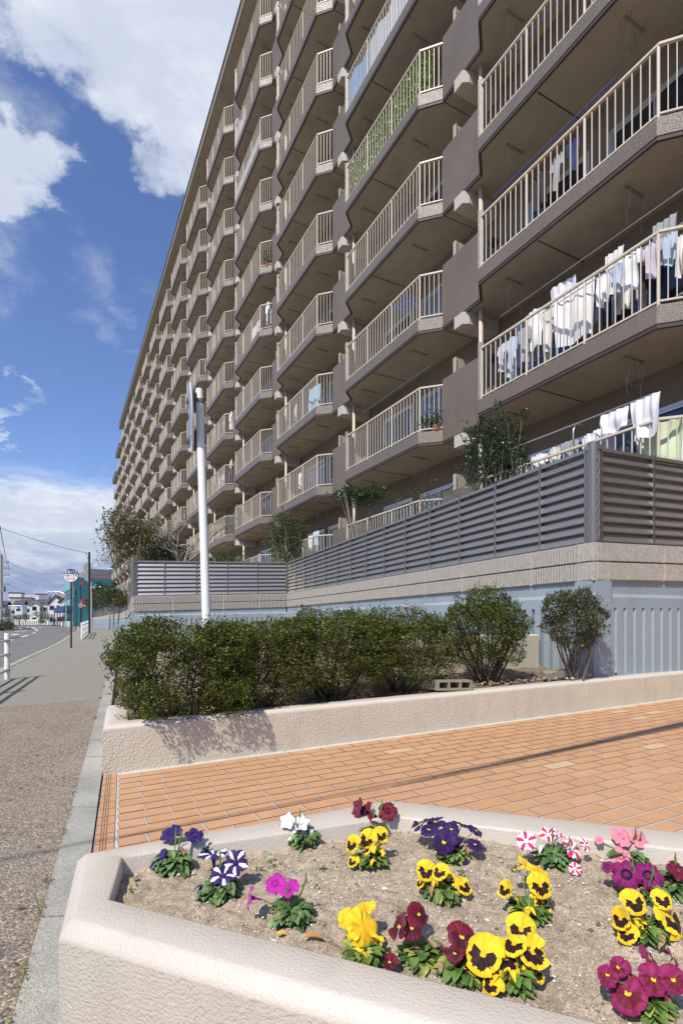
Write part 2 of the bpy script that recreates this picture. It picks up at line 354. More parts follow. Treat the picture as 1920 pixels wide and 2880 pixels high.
for Y0, Y1 in zip(YS[5:], YS[6:]):
    b.face([(interp(walkL, Y0), Y0, g(Y0)), (interp(site, Y0), Y0, g(Y0)), (interp(site, Y1), Y1, g(Y1)), (interp(walkL, Y1), Y1, g(Y1))])
struct(b.build('pavement', walkm))
# road kerb
b = MB(); pth = [(interp(walkL, Y), Y) for Y in YS]
b.sweep(pth[::-1], [(0, -.1), (0, .012), (-.0, .012), (-.14, .008), (-.16, -.1)], zf=lambda x, y: g(y))
struct(fixn(b.build('road_kerb', kerbm)))
# newer dark lane and its painted lines
def px_poly(name, pts, off, m):
    b = MB(); w = [ground(*p) for p in pts]; b.face([(p.x, p.y, p.z + off) for p in w]); o = b.build(name, m); struct(o); return o
px_poly('dark_lane', [(-60, 1805), (-60, 1776), (20, 1765), (60, 1763.5), (90, 1764.5), (107, 1769), (104, 1777), (70, 1790), (25, 1796)], -.034, newroad)
b = MB()
for q in ([(27, 1800.5), (27, 1798.5), (37, 1797), (36, 1799)], [(55, 1791), (72, 1786), (81.5, 1784.3), (80, 1786.3), (62, 1791)],
          [(89, 1780.8), (98, 1777), (102, 1776.8), (97, 1780)], [(101, 1774.6), (103, 1772.4), (107.5, 1772.4), (106, 1774.4)],
          [(86, 1765), (91, 1765), (106, 1770), (106, 1771), (101, 1771), (95, 1767.8)], [(-8, 1807), (12, 1802.5), (13, 1804.3), (-8, 1809)],
          [(25, 1785.5), (38, 1782), (57, 1782), (50, 1784)], [(35, 1768.3), (37, 1767.2), (45, 1767.2), (43, 1768.3)], [(53, 1767.4), (55, 1766.2), (62, 1766.2), (61, 1767.4)],
          [(75, 1763.3), (79, 1763), (82, 1765), (79, 1765.3)], [(86, 1763.9), (100, 1763.9), (100, 1764.7), (90, 1764.7)], [(108, 1763.9), (117, 1763.9), (116, 1764.7), (107, 1764.7)],
          [(40, 1774.8), (76, 1772.6), (76, 1773.6), (42, 1775.6)]):
    w = [ground(*p) for p in q]; b.face([(p.x, p.y, p.z - .028) for p in w])
struct(fixn(b.build('road_markings', paintm)))

# concrete kerb strip beside the planters
b = MB(); y = -2.0; dirc = Vector((-.41, 1)).normalized()
while y < 15.5:
    y1 = y + .55
    x0 = -.283 - .41 * y; x1 = -.283 - .41 * y1
    gp = .004; z0 = g(y) + .012 + random.uniform(-.002, .002)
    ee = dirc * gp
    P = [(x0 + ee.x, y + ee.y), (x0 + .142 + ee.x, y + ee.y), (x1 + .142 - ee.x, y1 - ee.y), (x1 - ee.x, y1 - ee.y)]
    b.prism(P, z0 - .12, z0)
    y = y1
struct(b.build('kerb_strip', kerbm))

# ------------------------------------------------------------------ tiled driveway
w_dir = Vector((1.893, 1)).normalized(); P0 = Vector((-1.617, 3.61)); nrm = Vector((-w_dir.y, w_dir.x))
def zt(x, y): return max(0.0, .0125 * (Vector((x, y)) - P0).dot(w_dir))
def TW(a, c): return P0 + w_dir * a + nrm * c        # a along the wall, c towards the wall (negative = towards the camera)
def edge_a(c):                                        # where the left border line crosses row c
    # X = -.115-.41Y
    o = P0 + nrm * c; return (-.131 - .41 * o.y - o.x) / (w_dir.x + .41 * w_dir.y)
b = MB()
b.face([(*TW(edge_a(-6) - .02, -6), -.006), (*TW(12, -6), zt(*TW(12, -6)) - .0), (*TW(12, 1.2), zt(*TW(12, 1.2))), (*TW(edge_a(.05), .05), -.003)])
b.v = [(x, y, zt(x, y) - .0015) for x, y, z in b.v]
struct(b.build('tile_mortar_bed', mortar))
b = MB(); PW, PH, J = .272, .113, .0085; row = 0; c = -.075
def tile(poly_ac, mi, top=.004, bv=.0016):
    cen = sum((Vector(p) for p in poly_ac), Vector((0, 0))) / len(poly_ac)
    lo = []; mid = []; hi = []
    for p in poly_ac:
        q = TW(*p); z = zt(*q); lo.append((q.x, q.y, z - .01)); mid.append((q.x, q.y, z + top - bv))
        pp = Vector(p); v = cen - pp; pp = pp + Vector((math.copysign(bv, v.x), math.copysign(bv, v.y))); q = TW(*pp); hi.append((q.x, q.y, zt(*q) + top))
    k = len(lo)
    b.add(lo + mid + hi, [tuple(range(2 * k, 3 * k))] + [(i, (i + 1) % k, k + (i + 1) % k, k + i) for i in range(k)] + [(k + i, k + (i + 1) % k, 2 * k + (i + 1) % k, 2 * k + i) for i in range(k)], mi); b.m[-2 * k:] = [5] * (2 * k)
pale = [(1715, 1990), (1760, 2005), (1820, 2005), (1810, 2020), (1880, 2022), (1840, 2100), (1190, 2082), (1130, 2100)]
pale_w = []
for x, y in pale:
    D = .975 * F / (y - HY); pale_w.append(Vector(((x - HX) / F * D, D)))
while c > -5.2:
    c0 = c - PH + J; ea = max(edge_a(c), edge_a(c0)) + .095
    a = ea - random.choice((0, 0)) + (0 if row % 2 else -PW / 2)
    first = True
    while a < 9.5:
        a0 = max(a, ea); a1 = a + PW - J
        if a1 - a0 > .03:
            mid_ = TW((a0 + a1) / 2, (c + c0) / 2)
            mi = random.choices((0, 1, 2, 3, 4), (5, 3, 3, 4, .12))[0]
            if any((mid_ - p).length < .09 for p in pale_w): mi = 4
            dz_ = random.uniform(-.0006, .0006)
            tile([(a0, c0), (a1, c0), (a1, c), (a0, c)], mi, .004 + dz_)
        a += PW
    c -= PH; row += 1
# grooved border tiles on the left edge
c = -.012
while c > -5.2:
    c0 = c - .118
    tile([(edge_a(c0), c0), (edge_a(c0) + .086, c0), (edge_a(c) + .086, c), (edge_a(c), c)], random.choice((1, 3)), .004)
    for k in (.022, .034, .046):
        e0 = edge_a(c0) + k; e1 = edge_a(c) + k
        p = [TW(e0, c0 + .004), TW(e0 + .0045, c0 + .004), TW(e1 + .0045, c - .004), TW(e1, c - .004)]
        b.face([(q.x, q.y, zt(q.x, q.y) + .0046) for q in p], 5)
    c = c0 - .005
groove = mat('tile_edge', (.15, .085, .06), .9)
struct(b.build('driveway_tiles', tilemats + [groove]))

# ------------------------------------------------------------------ hedge bed with low rendered walls
prof = [(0, -.15), (0, .292), (.003, .302), (.022, .324), (.034, .330), (.150, .33), (.160, .327), (.166, .318), (.168, .30), (.168, -.15)]
b = MB(); wl = [(-1.985, 4.50), (-1.617, 3.61), tuple(TW(10, 0))]
LL = [(-1.985, 4.50)]
b.sweep(wl, prof, zf=zt)
# separate the top into the smoother rim material
o = fixn(b.build('planter_wall', [stucco, rimstuc], auto=40)); tag(o, 'long low beige stucco wall in front of the hedge, with leaf shadows on its face', 'low wall')
for p in o.data.polygons:
    if p.center.z - zt(p.center.x, p.center.y) > .295: p.material_index = 1
b = MB(); b.sweep([(-1.62, 4.787), (2.60, 7.016)], [(0, -.1), (0, .86), (.02, .88), (.13, .88), (.15, .86), (.15, -.1)])
tag(fixn(b.build('rear_wall', stucco)), 'higher beige stucco wall behind the shrubs, ending against the blue wall', 'low wall')
def soil_sheet(name, poly_fn, nu, nv, amp, sc, m):
    b = MB(); vs = []
    for i in range(nu + 1):
        for j in range(nv + 1):
            x, y, z = poly_fn(i / nu, j / nv)
            z += amp * (noise.fractal(Vector((x * sc, y * sc, 0)), .8, 2.1, 5)); vs.append((x, y, z))
    b.add(vs, [(i * (nv + 1) + j, (i + 1) * (nv + 1) + j, (i + 1) * (nv + 1) + j + 1, i * (nv + 1) + j + 1) for i in range(nu) for j in range(nv)])
    o = fixn(b.build(name, m, smooth=True)); return struct(o)
def bed_a(c): return edge_a(c) + .10
def bedfn(u, v):
    p = TW(bed_a(.10 + v) + u * 9.3, .10 + v * (1.0)); return p.x, p.y, zt(p.x, p.y) + .285 + .05 * v + .06 * min(1, max(0, (u * 9.5 - 2.2)))*v
soil_sheet('hedge_bed_soil', bedfn, 260, 26, .03, 7, bedsoil)
# grit strip at the foot of the blue wall on the right
b = MB()
for i in range(420):
    a = random.uniform(2.9, 7); cc = .17 + random.random() ** 2 * .25; p = TW(a, cc); s_ = random.uniform(.004, .018); z = zt(*p) + .335 + .03 * random.random()
    b.add([(p.x + s_, p.y, z), (p.x, p.y + s_, z), (p.x - s_, p.y, z), (p.x, p.y - s_, z), (p.x, p.y, z + s_ * .8), (p.x, p.y, z - s_)], [(0, 1, 4), (1, 2, 4), (2, 3, 4), (3, 0, 4), (1, 0, 5), (2, 1, 5), (3, 2, 5), (0, 3, 5)], random.choice((1, 1, 3, 3)))
stuff(tag(b.build('gravel', grit), 'loose grit and stone chips along the foot of the blue wall', 'gravel'))
b = MB()
for i in range(420):
    a = random.uniform(.15, 3.4); cc = .18 + random.random() * .55; p = TW(a, cc); z = zt(*p) + .30 + .05 * cc
    s_ = random.uniform(.012, .03); th = random.uniform(0, 6.28); dx, dy = math.cos(th) * s_, math.sin(th) * s_
    b.face([(p.x - dx, p.y - dy, z + .012), (p.x + dy * .35, p.y - dx * .35, z + .02), (p.x + dx, p.y + dy, z + .014), (p.x - dy * .35, p.y + dx * .35, z + .022)], random.randint(0, 1))
litter = [mat('dry_leaf', (.17, .10, .05), .8), mat('dry_leaf_pale', (.30, .22, .12), .8)]
stuff(tag(b.build('leaf_litter', litter), 'dry brown leaves scattered on the soil under the hedge', 'leaf litter'))

# hollow concrete block lying in the bed
def cinder(loc, rz, label, name='concrete_block'):
    b = MB(); L, Wd, H = .39, .19, .10
    b.box(-L / 2, L / 2, -Wd / 2, Wd / 2, 0, .022); b.box(-L / 2, L / 2, -Wd / 2, Wd / 2, H - .022, H)
    for x in (-L / 2, -L / 2 + .12, L / 2 - .144, L / 2 - .024): b.box(x, x + .024, -Wd / 2 + .002, Wd / 2 - .002, .022, H - .022)
    o = b.build(name, mossc); o.location = loc; o.rotation_euler = (R(-2), R(2), rz); tag(o, label, 'concrete block'); return o
mossc = mat('mossy_concrete', (.34, .32, .24), .95, var=.4, vscale=14, bump=.004, bscale=80, col2=(.20, .19, .13))
cinder((1.06, 5.22, .375), R(20), 'hollow grey concrete block lying on the soil between the hedge and the round shrub')
b = MB(); b.box(-.16, .16, -.05, .05, 0, .07); o = b.build('concrete_block', mossc); o.location = (2.42, 6.02, .42); o.rotation_euler = (R(8), R(-6), R(12))
tag(o, 'broken mossy piece of concrete block leaning at the foot of the last shrub', 'concrete block')
rk = MB()
for i in range(6):
    c_ = Vector((2.38 + random.uniform(-.12, .22), 5.93 + random.uniform(-.03, .06), .41)); s_ = random.uniform(.02, .04)
    vs = [(c_ + Vector((math.cos(t_) * s_ * random.uniform(.7, 1.1), math.sin(t_) * s_ * random.uniform(.7, 1.1), 0))) for t_ in [k * 1.05 for k in range(6)]]
    rk.add([*vs, c_ + Vector((0, 0, s_ * .8)), c_ - Vector((0, 0, s_ * .5))], [(k, (k + 1) % 6, 6) for k in range(6)] + [((k + 1) % 6, k, 7) for k in range(6)])
stuff(tag(rk.build('rubble', concrete), 'small pale stones heaped around the foot of the last shrub', 'stones'))

b = MB(); rdd = random.Random(8)
for i in range(170):
    a = rdd.uniform(.1, 5.5); cc = -rdd.uniform(.03, 1.9) if rdd.random() < .6 else -abs(rdd.gauss(0, .06)) - .01; p = TW(a, cc); s_ = rdd.uniform(.002, .008); th = rdd.uniform(0, 6.28); z = zt(*p) + .006; dx, dy = math.cos(th) * s_, math.sin(th) * s_
    b.face([(p.x - dx, p.y - dy, z), (p.x + dy * .5, p.y - dx * .5, z + .003), (p.x + dx, p.y + dy, z), (p.x - dy * .5, p.y + dx * .5, z + .003)], rdd.randint(0, 1))
stuff(tag(b.build('crumbs', litter), 'tiny dry crumbs and bits of leaf scattered over the paving tiles', 'debris'))
# ------------------------------------------------------------------ foliage helpers
def leaves(b, pts, size, flat=.5, rnd=random, mats=3, weights=None, asp=.42, nrmf=None):
    for p in pts:
        s_ = size * rnd.uniform(.65, 1.25); th = rnd.uniform(0, 6.283); el = rnd.uniform(-.5, 1.2)
        dv = Vector((math.cos(th) * math.cos(el), math.sin(th) * math.cos(el), math.sin(el)))
        sd = dv.cross(Vector((rnd.uniform(-1, 1), rnd.uniform(-1, 1), rnd.uniform(-.3, 1.4))))
        if sd.length < 1e-3: continue
        sd.normalize(); up = sd.cross(dv) * s_ * .16; p = Vector(p); sd = sd * s_ * asp
        a = p - dv * s_ * .5; c = p + dv * s_ * .5; mi = rnd.choices(range(mats), weights)[0] if weights else rnd.randrange(mats)
        b.add([a, p + sd * .5 + up, c, p - sd * .5 + up], [(0, 1, 2), (0, 2, 3)], mi)
def grow(b, p, dv, L, r, depth, rnd, tips, spread=.55, n=2, gr=.12, seg=3, taper=.65):
    pts = [p]; rs = [r]; d_ = dv.normalized()
    for i in range(seg):
        d_ = (d_ + Vector((rnd.uniform(-1, 1), rnd.uniform(-1, 1), rnd.uniform(-.3, 1) * gr * 3)) * .16).normalized()
        pts.append(pts[-1] + d_ * L / seg); rs.append(r * (1 - (1 - taper) * (i + 1) / seg))
    b.tube(pts, rs, 6 if r > .01 else 4, cap=False)
    if depth == 0: tips.append((pts[-1], d_)); tips.append((pts[-2], d_)); return
    for k in range(n + (rnd.random() < .35)):
        nd = (d_ + Vector((rnd.uniform(-1, 1), rnd.uniform(-1, 1), rnd.uniform(-.6, .8))) * spread).normalized()
        grow(b, pts[-1], nd, L * rnd.uniform(.62, .9), rs[-1] * .8, depth - 1, rnd, tips, spread, n, gr, seg, taper)
    if depth > 1:
        nd = (d_ + Vector((rnd.uniform(-1, 1), rnd.uniform(-1, 1), rnd.uniform(-.4, .6))) * spread * 1.6).normalized()
        grow(b, pts[len(pts) // 2], nd, L * .6, rs[-1] * .6, depth - 2, rnd, tips, spread, n, gr, seg, taper)
def shrub(name, base, rx, ry, top, bot, nl, lsize, pal, label, cat='shrub', group=None, seed=1, stems=9, weights=None, dens=.5, lumps=.22, rz=0, barkmat=None, sr=.012, hollow=.45, tips_up=60, box=1.0):
    """crown spans bot..top (absolute z), base is the plan position and foot height; leaves sit in a shell with lumps and sprigs"""
    rnd = random.Random(seed); root = empty(name, base, label, cat, group)
    h = (top - bot) / 2; cz = (top + bot) / 2 - base[2]; b = MB(); pts = []; off = Vector((seed * 3.1, seed * 1.7, 0))
    cr, sn = math.cos(rz), math.sin(rz)
    def surf(dv, r_):
        k = 1 + lumps * noise.fractal(dv * 2.2 + off, 1, 2, 3) * 1.4
        bx = lambda v: math.copysign(abs(v) ** box, v)
        dv = Vector((bx(dv.x), bx(dv.y), bx(dv.z)))
        q = Vector((dv.x * rx * k * r_, dv.y * ry * k * r_, dv.z * h * k * r_)); return Vector((q.x * cr - q.y * sn, q.x * sn + q.y * cr, q.z + cz))
    while len(pts) < nl:
        dv = Vector((rnd.gauss(0, 1), rnd.gauss(0, 1), rnd.gauss(0, 1))).normalized()
        if dv.z < -.2 and rnd.random() < .45: continue
        e = rnd.random(); r_ = 1 - hollow * e * e
        q = surf(dv, r_)
        if noise.noise(q * 7 + off) < -.28 + (1 - dens) * .35 and rnd.random() < .8: continue
        pts.append(q)
    for i in range(tips_up):       # sprigs that stand out of the outline
        dv = Vector((rnd.gauss(0, 1), rnd.gauss(0, .8), abs(rnd.gauss(0, 1)))).normalized(); q = surf(dv, 1.0)
        dd = (dv + Vector((0, 0, .9))).normalized(); ln = rnd.uniform(.03, .10)
        for k in range(7): pts.append(q + dd * ln * k / 7 + Vector((rnd.uniform(-1, 1), rnd.uniform(-1, 1), rnd.uniform(-1, 1))) * .012)
    leaves(b, pts, lsize, rnd=rnd, mats=len(LEAF[pal]), weights=weights)
    b.build('foliage', LEAF[pal], root)
    sb = MB(); 
    for i in range(stems):
        a = rnd.uniform(0, 6.28); p = Vector((math.cos(a) * rx * .22 * rnd.random(), math.sin(a) * ry * .22 * rnd.random(), -.03)); a += rnd.uniform(-.7, .7)
        e = surf(Vector((math.cos(a) * .8, math.sin(a) * .8, rnd.uniform(-.5, .6))).normalized(), .8)
        mid = p.lerp(e, .45) + Vector((rnd.uniform(-.04, .04), rnd.uniform(-.04, .04), -.02)); sb.tube([p, mid, e], [sr, sr * .8, sr * .35], 5, cap=False)
        for _ in range(3):
            e2 = surf(Vector((math.cos(a + rnd.uniform(-.8, .8)), math.sin(a + rnd.uniform(-.8, .8)), rnd.uniform(-.7, .9))).normalized(), .93)
            m2 = mid.lerp(e, rnd.uniform(.1, .7)); sb.tube([m2, m2.lerp(e2, .5) + Vector((0, 0, .01)), e2], [sr * .5, sr * .35, sr * .15], 4, cap=False)
    sb.build('stems', barkmat or barkd, root)
    return root
hg = 'clipped shrubs in the beige hedge bed'
hz = math.atan2(w_dir.y, w_dir.x)
shrub('hedge_shrub', (-1.20, 4.14, .30), .55, .42, 1.02, .30, 40000, .024, 'hedge', 'large dense hedge shrub at the left end of the bed, spilling over the pavement kerb', seed=3, group=hg, weights=(4, 5, 5, .6), rz=hz, stems=18, tips_up=170, lumps=.18, box=.70)
shrub('hedge_shrub', (-.74, 4.52, .31), .50, .40, 1.04, .36, 28000, .023, 'hedge', 'thin twiggy stretch of the hedge right before the foot of the white pole', seed=4, group=hg, weights=(3, 4, 4, 1.2), rz=hz, stems=10, tips_up=100, dens=.45, lumps=.18, box=.7)
shrub('hedge_shrub', (-.07, 4.91, .33), .60, .42, 1.14, .42, 40000, .024, 'hedge', 'tall dense hedge shrub in the middle of the hedge, its crown highest', seed=5, group=hg, weights=(4, 5, 5, .5), rz=hz, stems=16, tips_up=160, box=.70)
shrub('hedge_shrub', (.60, 5.30, .35), .50, .40, 1.13, .46, 26000, .025, 'hedge', 'right end shrub of the hedge, bare stems showing beside the concrete block', seed=6, group=hg, weights=(4, 5, 4, .5), rz=hz, stems=10, tips_up=110, box=.72)
shrub('hedge_shrub', (1.57, 5.80, .38), .48, .36, 1.37, .50, 22000, .026, 'hedge', 'round free standing shrub between the hedge and the last sparse shrub', seed=8, group=hg, weights=(5, 5, 3, .4), rz=hz, stems=16, tips_up=90, dens=.42, box=.9)
shrub('hedge_shrub', (2.60, 5.94, .41), .44, .24, 1.40, .70, 12500, .026, 'sparse', 'sparse twiggy shrub on a bare stem in front of the blue wall corner', seed=9, group=hg, weights=(4, 4, 4, 1.5), rz=hz, stems=10, barkmat=barkm, dens=.25, sr=.012, tips_up=70)
# low weeds in the bed
b = MB(); rnd = random.Random(5); pts = []
for i in range(900):
    a = rnd.choice((rnd.uniform(.1, .9), rnd.uniform(.1, 2.2))); cc = rnd.uniform(.17, .4); p = TW(a, cc); pts.append((p.x, p.y, zt(*p) + .32 + rnd.random() * .03))
leaves(b, pts, .016, rnd=rnd, mats=2); stuff(tag(b.build('weeds', LEAF['weed']), 'small green weeds growing at the front edge of the hedge bed', 'weeds'))
b = MB(); pts = []
for (yy, n_) in ((.95, 90), (1.05, 60), (1.2, 50), (1.55, 40), (1.9, 40), (2.1, 30), (2.6, 25), (2.85, 20), (3.2, 18), (1.35, 30), (5.6, 40), (7, 60), (8.2, 60), (9.5, 60)):
    for i in range(n_ * 2):
        y_ = yy + rnd.gauss(0, .035); x_ = -.283 - .41 * y_ - abs(rnd.gauss(0, .02)) + .01; pts.append((x_, y_, g(y_) + .004 + rnd.random() * .018))
leaves(b, pts, .011, rnd=rnd, mats=2); stuff(tag(b.build('moss_tufts', LEAF['weed']), 'tufts of moss and tiny weeds along the kerb joint of the pavement', 'moss'))
# a few fallen leaves and pebbles on the old pavement
b = MB()
for i in range(26):
    y_ = rnd.uniform(1.1, 5); x_ = -.32 - .41 * y_ - rnd.uniform(0, .5); th = rnd.uniform(0, 6.28); s_ = rnd.uniform(.01, .022); dx, dy = math.cos(th) * s_, math.sin(th) * s_
    b.face([(x_ - dx, y_ - dy, .006), (x_ + dy * .4, y_ - dx * .4, .011), (x_ + dx, y_ + dy, .006), (x_ - dy * .4, y_ + dx * .4, .012)], rnd.randint(0, 1))
stuff(tag(b.build('fallen_leaves', litter), 'few dry leaves lying on the pebbled pavement by the kerb', 'leaves'))

# ------------------------------------------------------------------ blue retaining wall, ribbed block courses, louvre fence
C0 = Vector((2.958, 6.25)); CR = C0 + Vector((2.24, 1)).normalized() * 11; C1 = Vector((-1.90, 18.4)); C2 = Vector((-6.65, 16.9)); C3 = Vector((-13.2, 33)); C4 = Vector((-24.9, 57)); C5 = Vector((-42, 90)); C6 = Vector((-51, 103))
C34 = Vector((-18.4, 44.6)); C45 = Vector((-33.1, 73.5))
ZT = {'CR': (1.75, 2.25, 3.30), 'C0': (1.53, 1.98, 3.126), 'C1': (1.57, 2.036, 3.13), 'C2': (1.38, 1.87, 3.01), 'C3': (1.38, 1.855, 3.0), 'C4': (1.40, 1.87, 3.0), 'C5': (1.45, 1.95, 3.08), 'C6': (1.45, 1.95, 3.08)}
ZT['C34'] = (1.39, 1.86, 3.0); ZT['C45'] = (1.42, 1.9, 3.04)
NM = {'CR': CR, 'C0': C0, 'C1': C1, 'C2': C2, 'C3': C3, 'C34': C34, 'C4': C4, 'C45': C45, 'C5': C5, 'C6': C6}
LEDGE = {'CR': 1.38, 'C0': 1.335, 'C1': 1.37, 'C2': 1.24, 'C3': 1.2, 'C34': 1.2, 'C4': 1.2, 'C45': 1.2, 'C5': 1.2, 'C6': 1.2}
def seg_pt(a, c, t): return a + (c - a) * t
def blue_wall(chain, name, label, ribs, zbot):
    root = empty(name, (*NM[chain[0]], 0), label, 'retaining wall'); root.location = (0, 0, 0)
    body = MB(); blk = MB()
    for A, B in zip(chain, chain[1:]):
        a, c = NM[A], NM[B]; dd = (c - a).normalized(); nn = Vector((-dd.y, dd.x)); L = (c - a).length
        za, zc = ZT[A], ZT[B]; la, lc = LEDGE[A], LEDGE[B]; IN = nn * WSIDE
        # recessed upper band, ledge and lower body
        def slab(off0, off1, z0a, z1a, z0c, z1c, mb, m=None, s0=0, s1=None, ext=0):
            s1_ = L if s1 is None else s1; p = a + dd * (s0 - ext); q = a + dd * (s1_ + ext); t0 = (s0 - ext) / L; t1 = (s1_ + ext) / L
            f0 = lambda x, y, t: x + (y - x) * t
            vs = []
            for (P_, t, ) in ((p, t0), (q, t1)):
                for of in (off0, off1):
                    for zz0, zz1 in ((z0a, z0c), (z1a, z1c)):
                        pp = P_ + nn * WSIDE * of; vs.append((pp.x, pp.y, f0(zz0, zz1, t)))
            mb.add(vs, [(0, 1, 3, 2), (4, 6, 7, 5), (0, 4, 5, 1), (2, 3, 7, 6), (1, 5, 7, 3), (0, 2, 6, 4)], m)
        slab(.03, .28, la + .001, za[0], lc + .001, zc[0], body)
        slab(.060, .27, zbot, la, zbot, lc, body)
        slab(0, .060, la - .125, la, lc - .125, lc, body)
        v_ = []
        for t_, P__ in ((0, a), (1, c)):
            lz = la + (lc - la) * t_
            for of, zq in ((.002, lz - .001), (.029, lz + .045), (.06, lz - .001)): pp = P__ + nn * of; v_.append((pp.x, pp.y, zq))
        body.add(v_, [(0, 1, 2), (5, 4, 3), (0, 3, 4, 1), (1, 4, 5, 2), (2, 5, 3, 0)])
        if ribs:
            k = int(L / .165); 
            for i in range(k + 1):
                s0 = i * .165 + .055; s1 = min(L, s0 + .110)
                if s0 >= L: break
                slab(0, .060, zbot, la - .125, zbot, lc - .125, body, s0=s0, s1=s1)
                # the recess floor slants out towards the next rib (on the side away from the left)
                q0 = s1 + .004; q1 = s1 + .0545
                if q1 < L:
                    if FLIP: q0, q1 = q1, q0
                    v_ = []
                    for zz_ in (zbot, 1):
                        for (ss, of) in ((q0, .059), (q1, .059), (q1, .002)):
                            pp = a + dd * ss + nn * of; zq = zbot if zz_ == zbot else la - .126 + (lc - la) * ss / L; v_.append((pp.x, pp.y, zq))
                    body.add(v_, [(0, 1, 2), (5, 4, 3), (0, 3, 4, 1), (1, 4, 5, 2), (2, 5, 3, 0)])
            slab(0, .045, zbot, la - .125, zbot, lc - .125, body, s0=0, s1=.052)
        else: slab(0, .045, zbot, la - .125, zbot, lc - .125, body)
        # two courses of ribbed block
        for cidx in range(2):
            t0, t1 = cidx * .5, cidx * .5 + .5
            zz = lambda Z, t: Z[0] + (Z[1] - Z[0]) * t
            j = .006
            slab(.012, .25, zz(za, t0) + j * cidx, zz(za, t1) - j * (1 - cidx), zz(zc, t0) + j * cidx, zz(zc, t1) - j * (1 - cidx), blk)
            if L < 14 or True:
                near = min(a.y, c.y) < 17
                if near:
                    per = .046; k = int(L / per)
                    for i in range(k):
                        s0 = i * per + .006
                        if ((s0 % .40) < .012): continue
                        slab(-.012 + random.uniform(-.002, .002), .012, zz(za, t0) + .012, zz(za, t1) - .010, zz(zc, t0) + .012, zz(zc, t1) - .010, blk, s0=s0, s1=s0 + .030)
    o = fixn(body.build('wall_body', blue, root)); o2 = fixn(blk.build('block_course', blockm, root))
    return root
WSIDE = 1; FLIP = False
blue_wall(['CR', 'C0', 'C1', 'C2'][:2], 'retaining_wall', 'pale blue ribbed retaining wall at the right, under the dark louvred fence', True, -.05) if False else None
# travel with the retained earth on the left hand side
for chain, lab, ribs, zb in ((['C0', 'CR'], 'pale blue ribbed retaining wall running right from the corner, shrub shadow on its left end', True, -.05),
                             (['C1', 'C0'], 'long pale blue retaining wall receding behind the hedge from the right hand corner', True, -.05),
                             (['C2', 'C1'], 'short blue retaining wall facing the camera behind the white pole', True, -.05),
                             (['C6', 'C5', 'C45', 'C4', 'C34', 'C3', 'C2'], 'pale blue retaining wall curving away along the pavement to the far corner', False, .0)):
    blue_wall(chain, 'retaining_wall', lab, ribs, zb)

def fence(chain, label, panel, slats=9, spikes=True, cap0=None):
    root = empty('louvre_fence', (0, 0, 0), label, 'fence', 'louvred fences on top of the retaining walls')
    for A, B in zip(chain, chain[1:]):
        a, c = NM[A], NM[B]; dd = (c - a).normalized(); nn = Vector((-dd.y, dd.x)); L = (c - a).length; k = max(1, round(L / panel)); n_ = k
        a_ = a + nn * .085; c_ = c + nn * .085
        za, zc = ZT[A], ZT[B]; d3 = Vector((dd.x, dd.y, 0)); n3 = Vector((nn.x, nn.y, 0))
        for i in range(n_):
            t0, t1 = i / n_, (i + 1) / n_; p = seg_pt(a_, c_, t0); q = seg_pt(a_, c_, t1)
            b0, b1 = [za[1] + (zc[1] - za[1]) * t + .015 for t in (t0, t1)]; h0, h1 = [za[2] + (zc[2] - za[2]) * t for t in (t0, t1)]
            b = MB()
            far = min(p.y, q.y) > 30
            for s_ in range(slats):
                f0 = (s_ + .0) / slats; f1 = min(1.0, (s_ + 1.22) / slats)
                P = []
                for (pt, bb, hh) in ((p, b0, h0 - .05), (q, b1, h1 - .05)):
                    za_ = bb + (hh - bb) * f0; zb_ = bb + (hh - bb) * f1
                    base = Vector((pt.x, pt.y, 0))
                    # slat: lower lip outside, blade leaning in as it rises, top lip
                    P.append([base + n3 * o_ + Vector((0, 0, z_)) for o_, z_ in ((-.010, za_ - .004), (-.042, za_ + .004), (-.042, za_ + .016), (.016, zb_ - .008), (.034, zb_), (.026, zb_), (-.018, za_ + .004))])
                kk = len(P[0]); b.add(P[0] + P[1], [(j, j + 1, kk + j + 1, kk + j) for j in range(kk - 1)] + [(kk - 1, 0, kk, 2 * kk - 1)])
            # top rail
            for off0, off1, zz0, zz1 in ((-.035, .035, -.045, -.005),):
                vs = []
                for pt, hh in ((p, h0), (q, h1)):
                    for of in (off0, off1):
                        for zv in (zz0, zz1): vs.append((pt.x + nn.x * of, pt.y + nn.y * of, hh + zv))
                b.add(vs, [(0, 1, 3, 2), (4, 6, 7, 5), (0, 4, 5, 1), (2, 3, 7, 6), (1, 5, 7, 3), (0, 2, 6, 4)])
            fixn(b.build('louvre_panel', fencem, root))
            # backing sheet keeps the garden hidden
            if i > 0 or cap0:
                pb = MB(); pb.obox((p.x - dd.x * .016 - nn.x * 0.005, p.y - dd.y * .016 - nn.y * .005), (p.x + dd.x * .016 - nn.x * .005, p.y + dd.y * .016 - nn.y * .005), .085, b0 - .015, h0 - .002); pb.build('fence_post', fencem2, root)
            if spikes and not far:
                sbm = MB(); m_ = max(2, int((q - p).length / .035)); rn = random.Random(i)
                for j in range(m_):
                    t = (j + .5) / m_; x_ = p.x + (q.x - p.x) * t; y_ = p.y + (q.y - p.y) * t; z_ = h0 + (h1 - h0) * t - .005
                    for kx in (-1, 1):
                        tip = Vector((x_ + nn.x * kx * .035 + dd.x * rn.uniform(-.02, .02), y_ + nn.y * kx * .035 + dd.y * rn.uniform(-.02, .02), z_ + .045))
                        bs = Vector((x_ + nn.x * kx * .012, y_ + nn.y * kx * .012, z_)); w_ = d3 * .003
                        sbm.add([bs - w_, bs + w_, bs + n3 * .004, tip], [(0, 1, 3), (1, 2, 3), (2, 0, 3)])
                sbm.build('spike_strip', aludark, root)
    return root
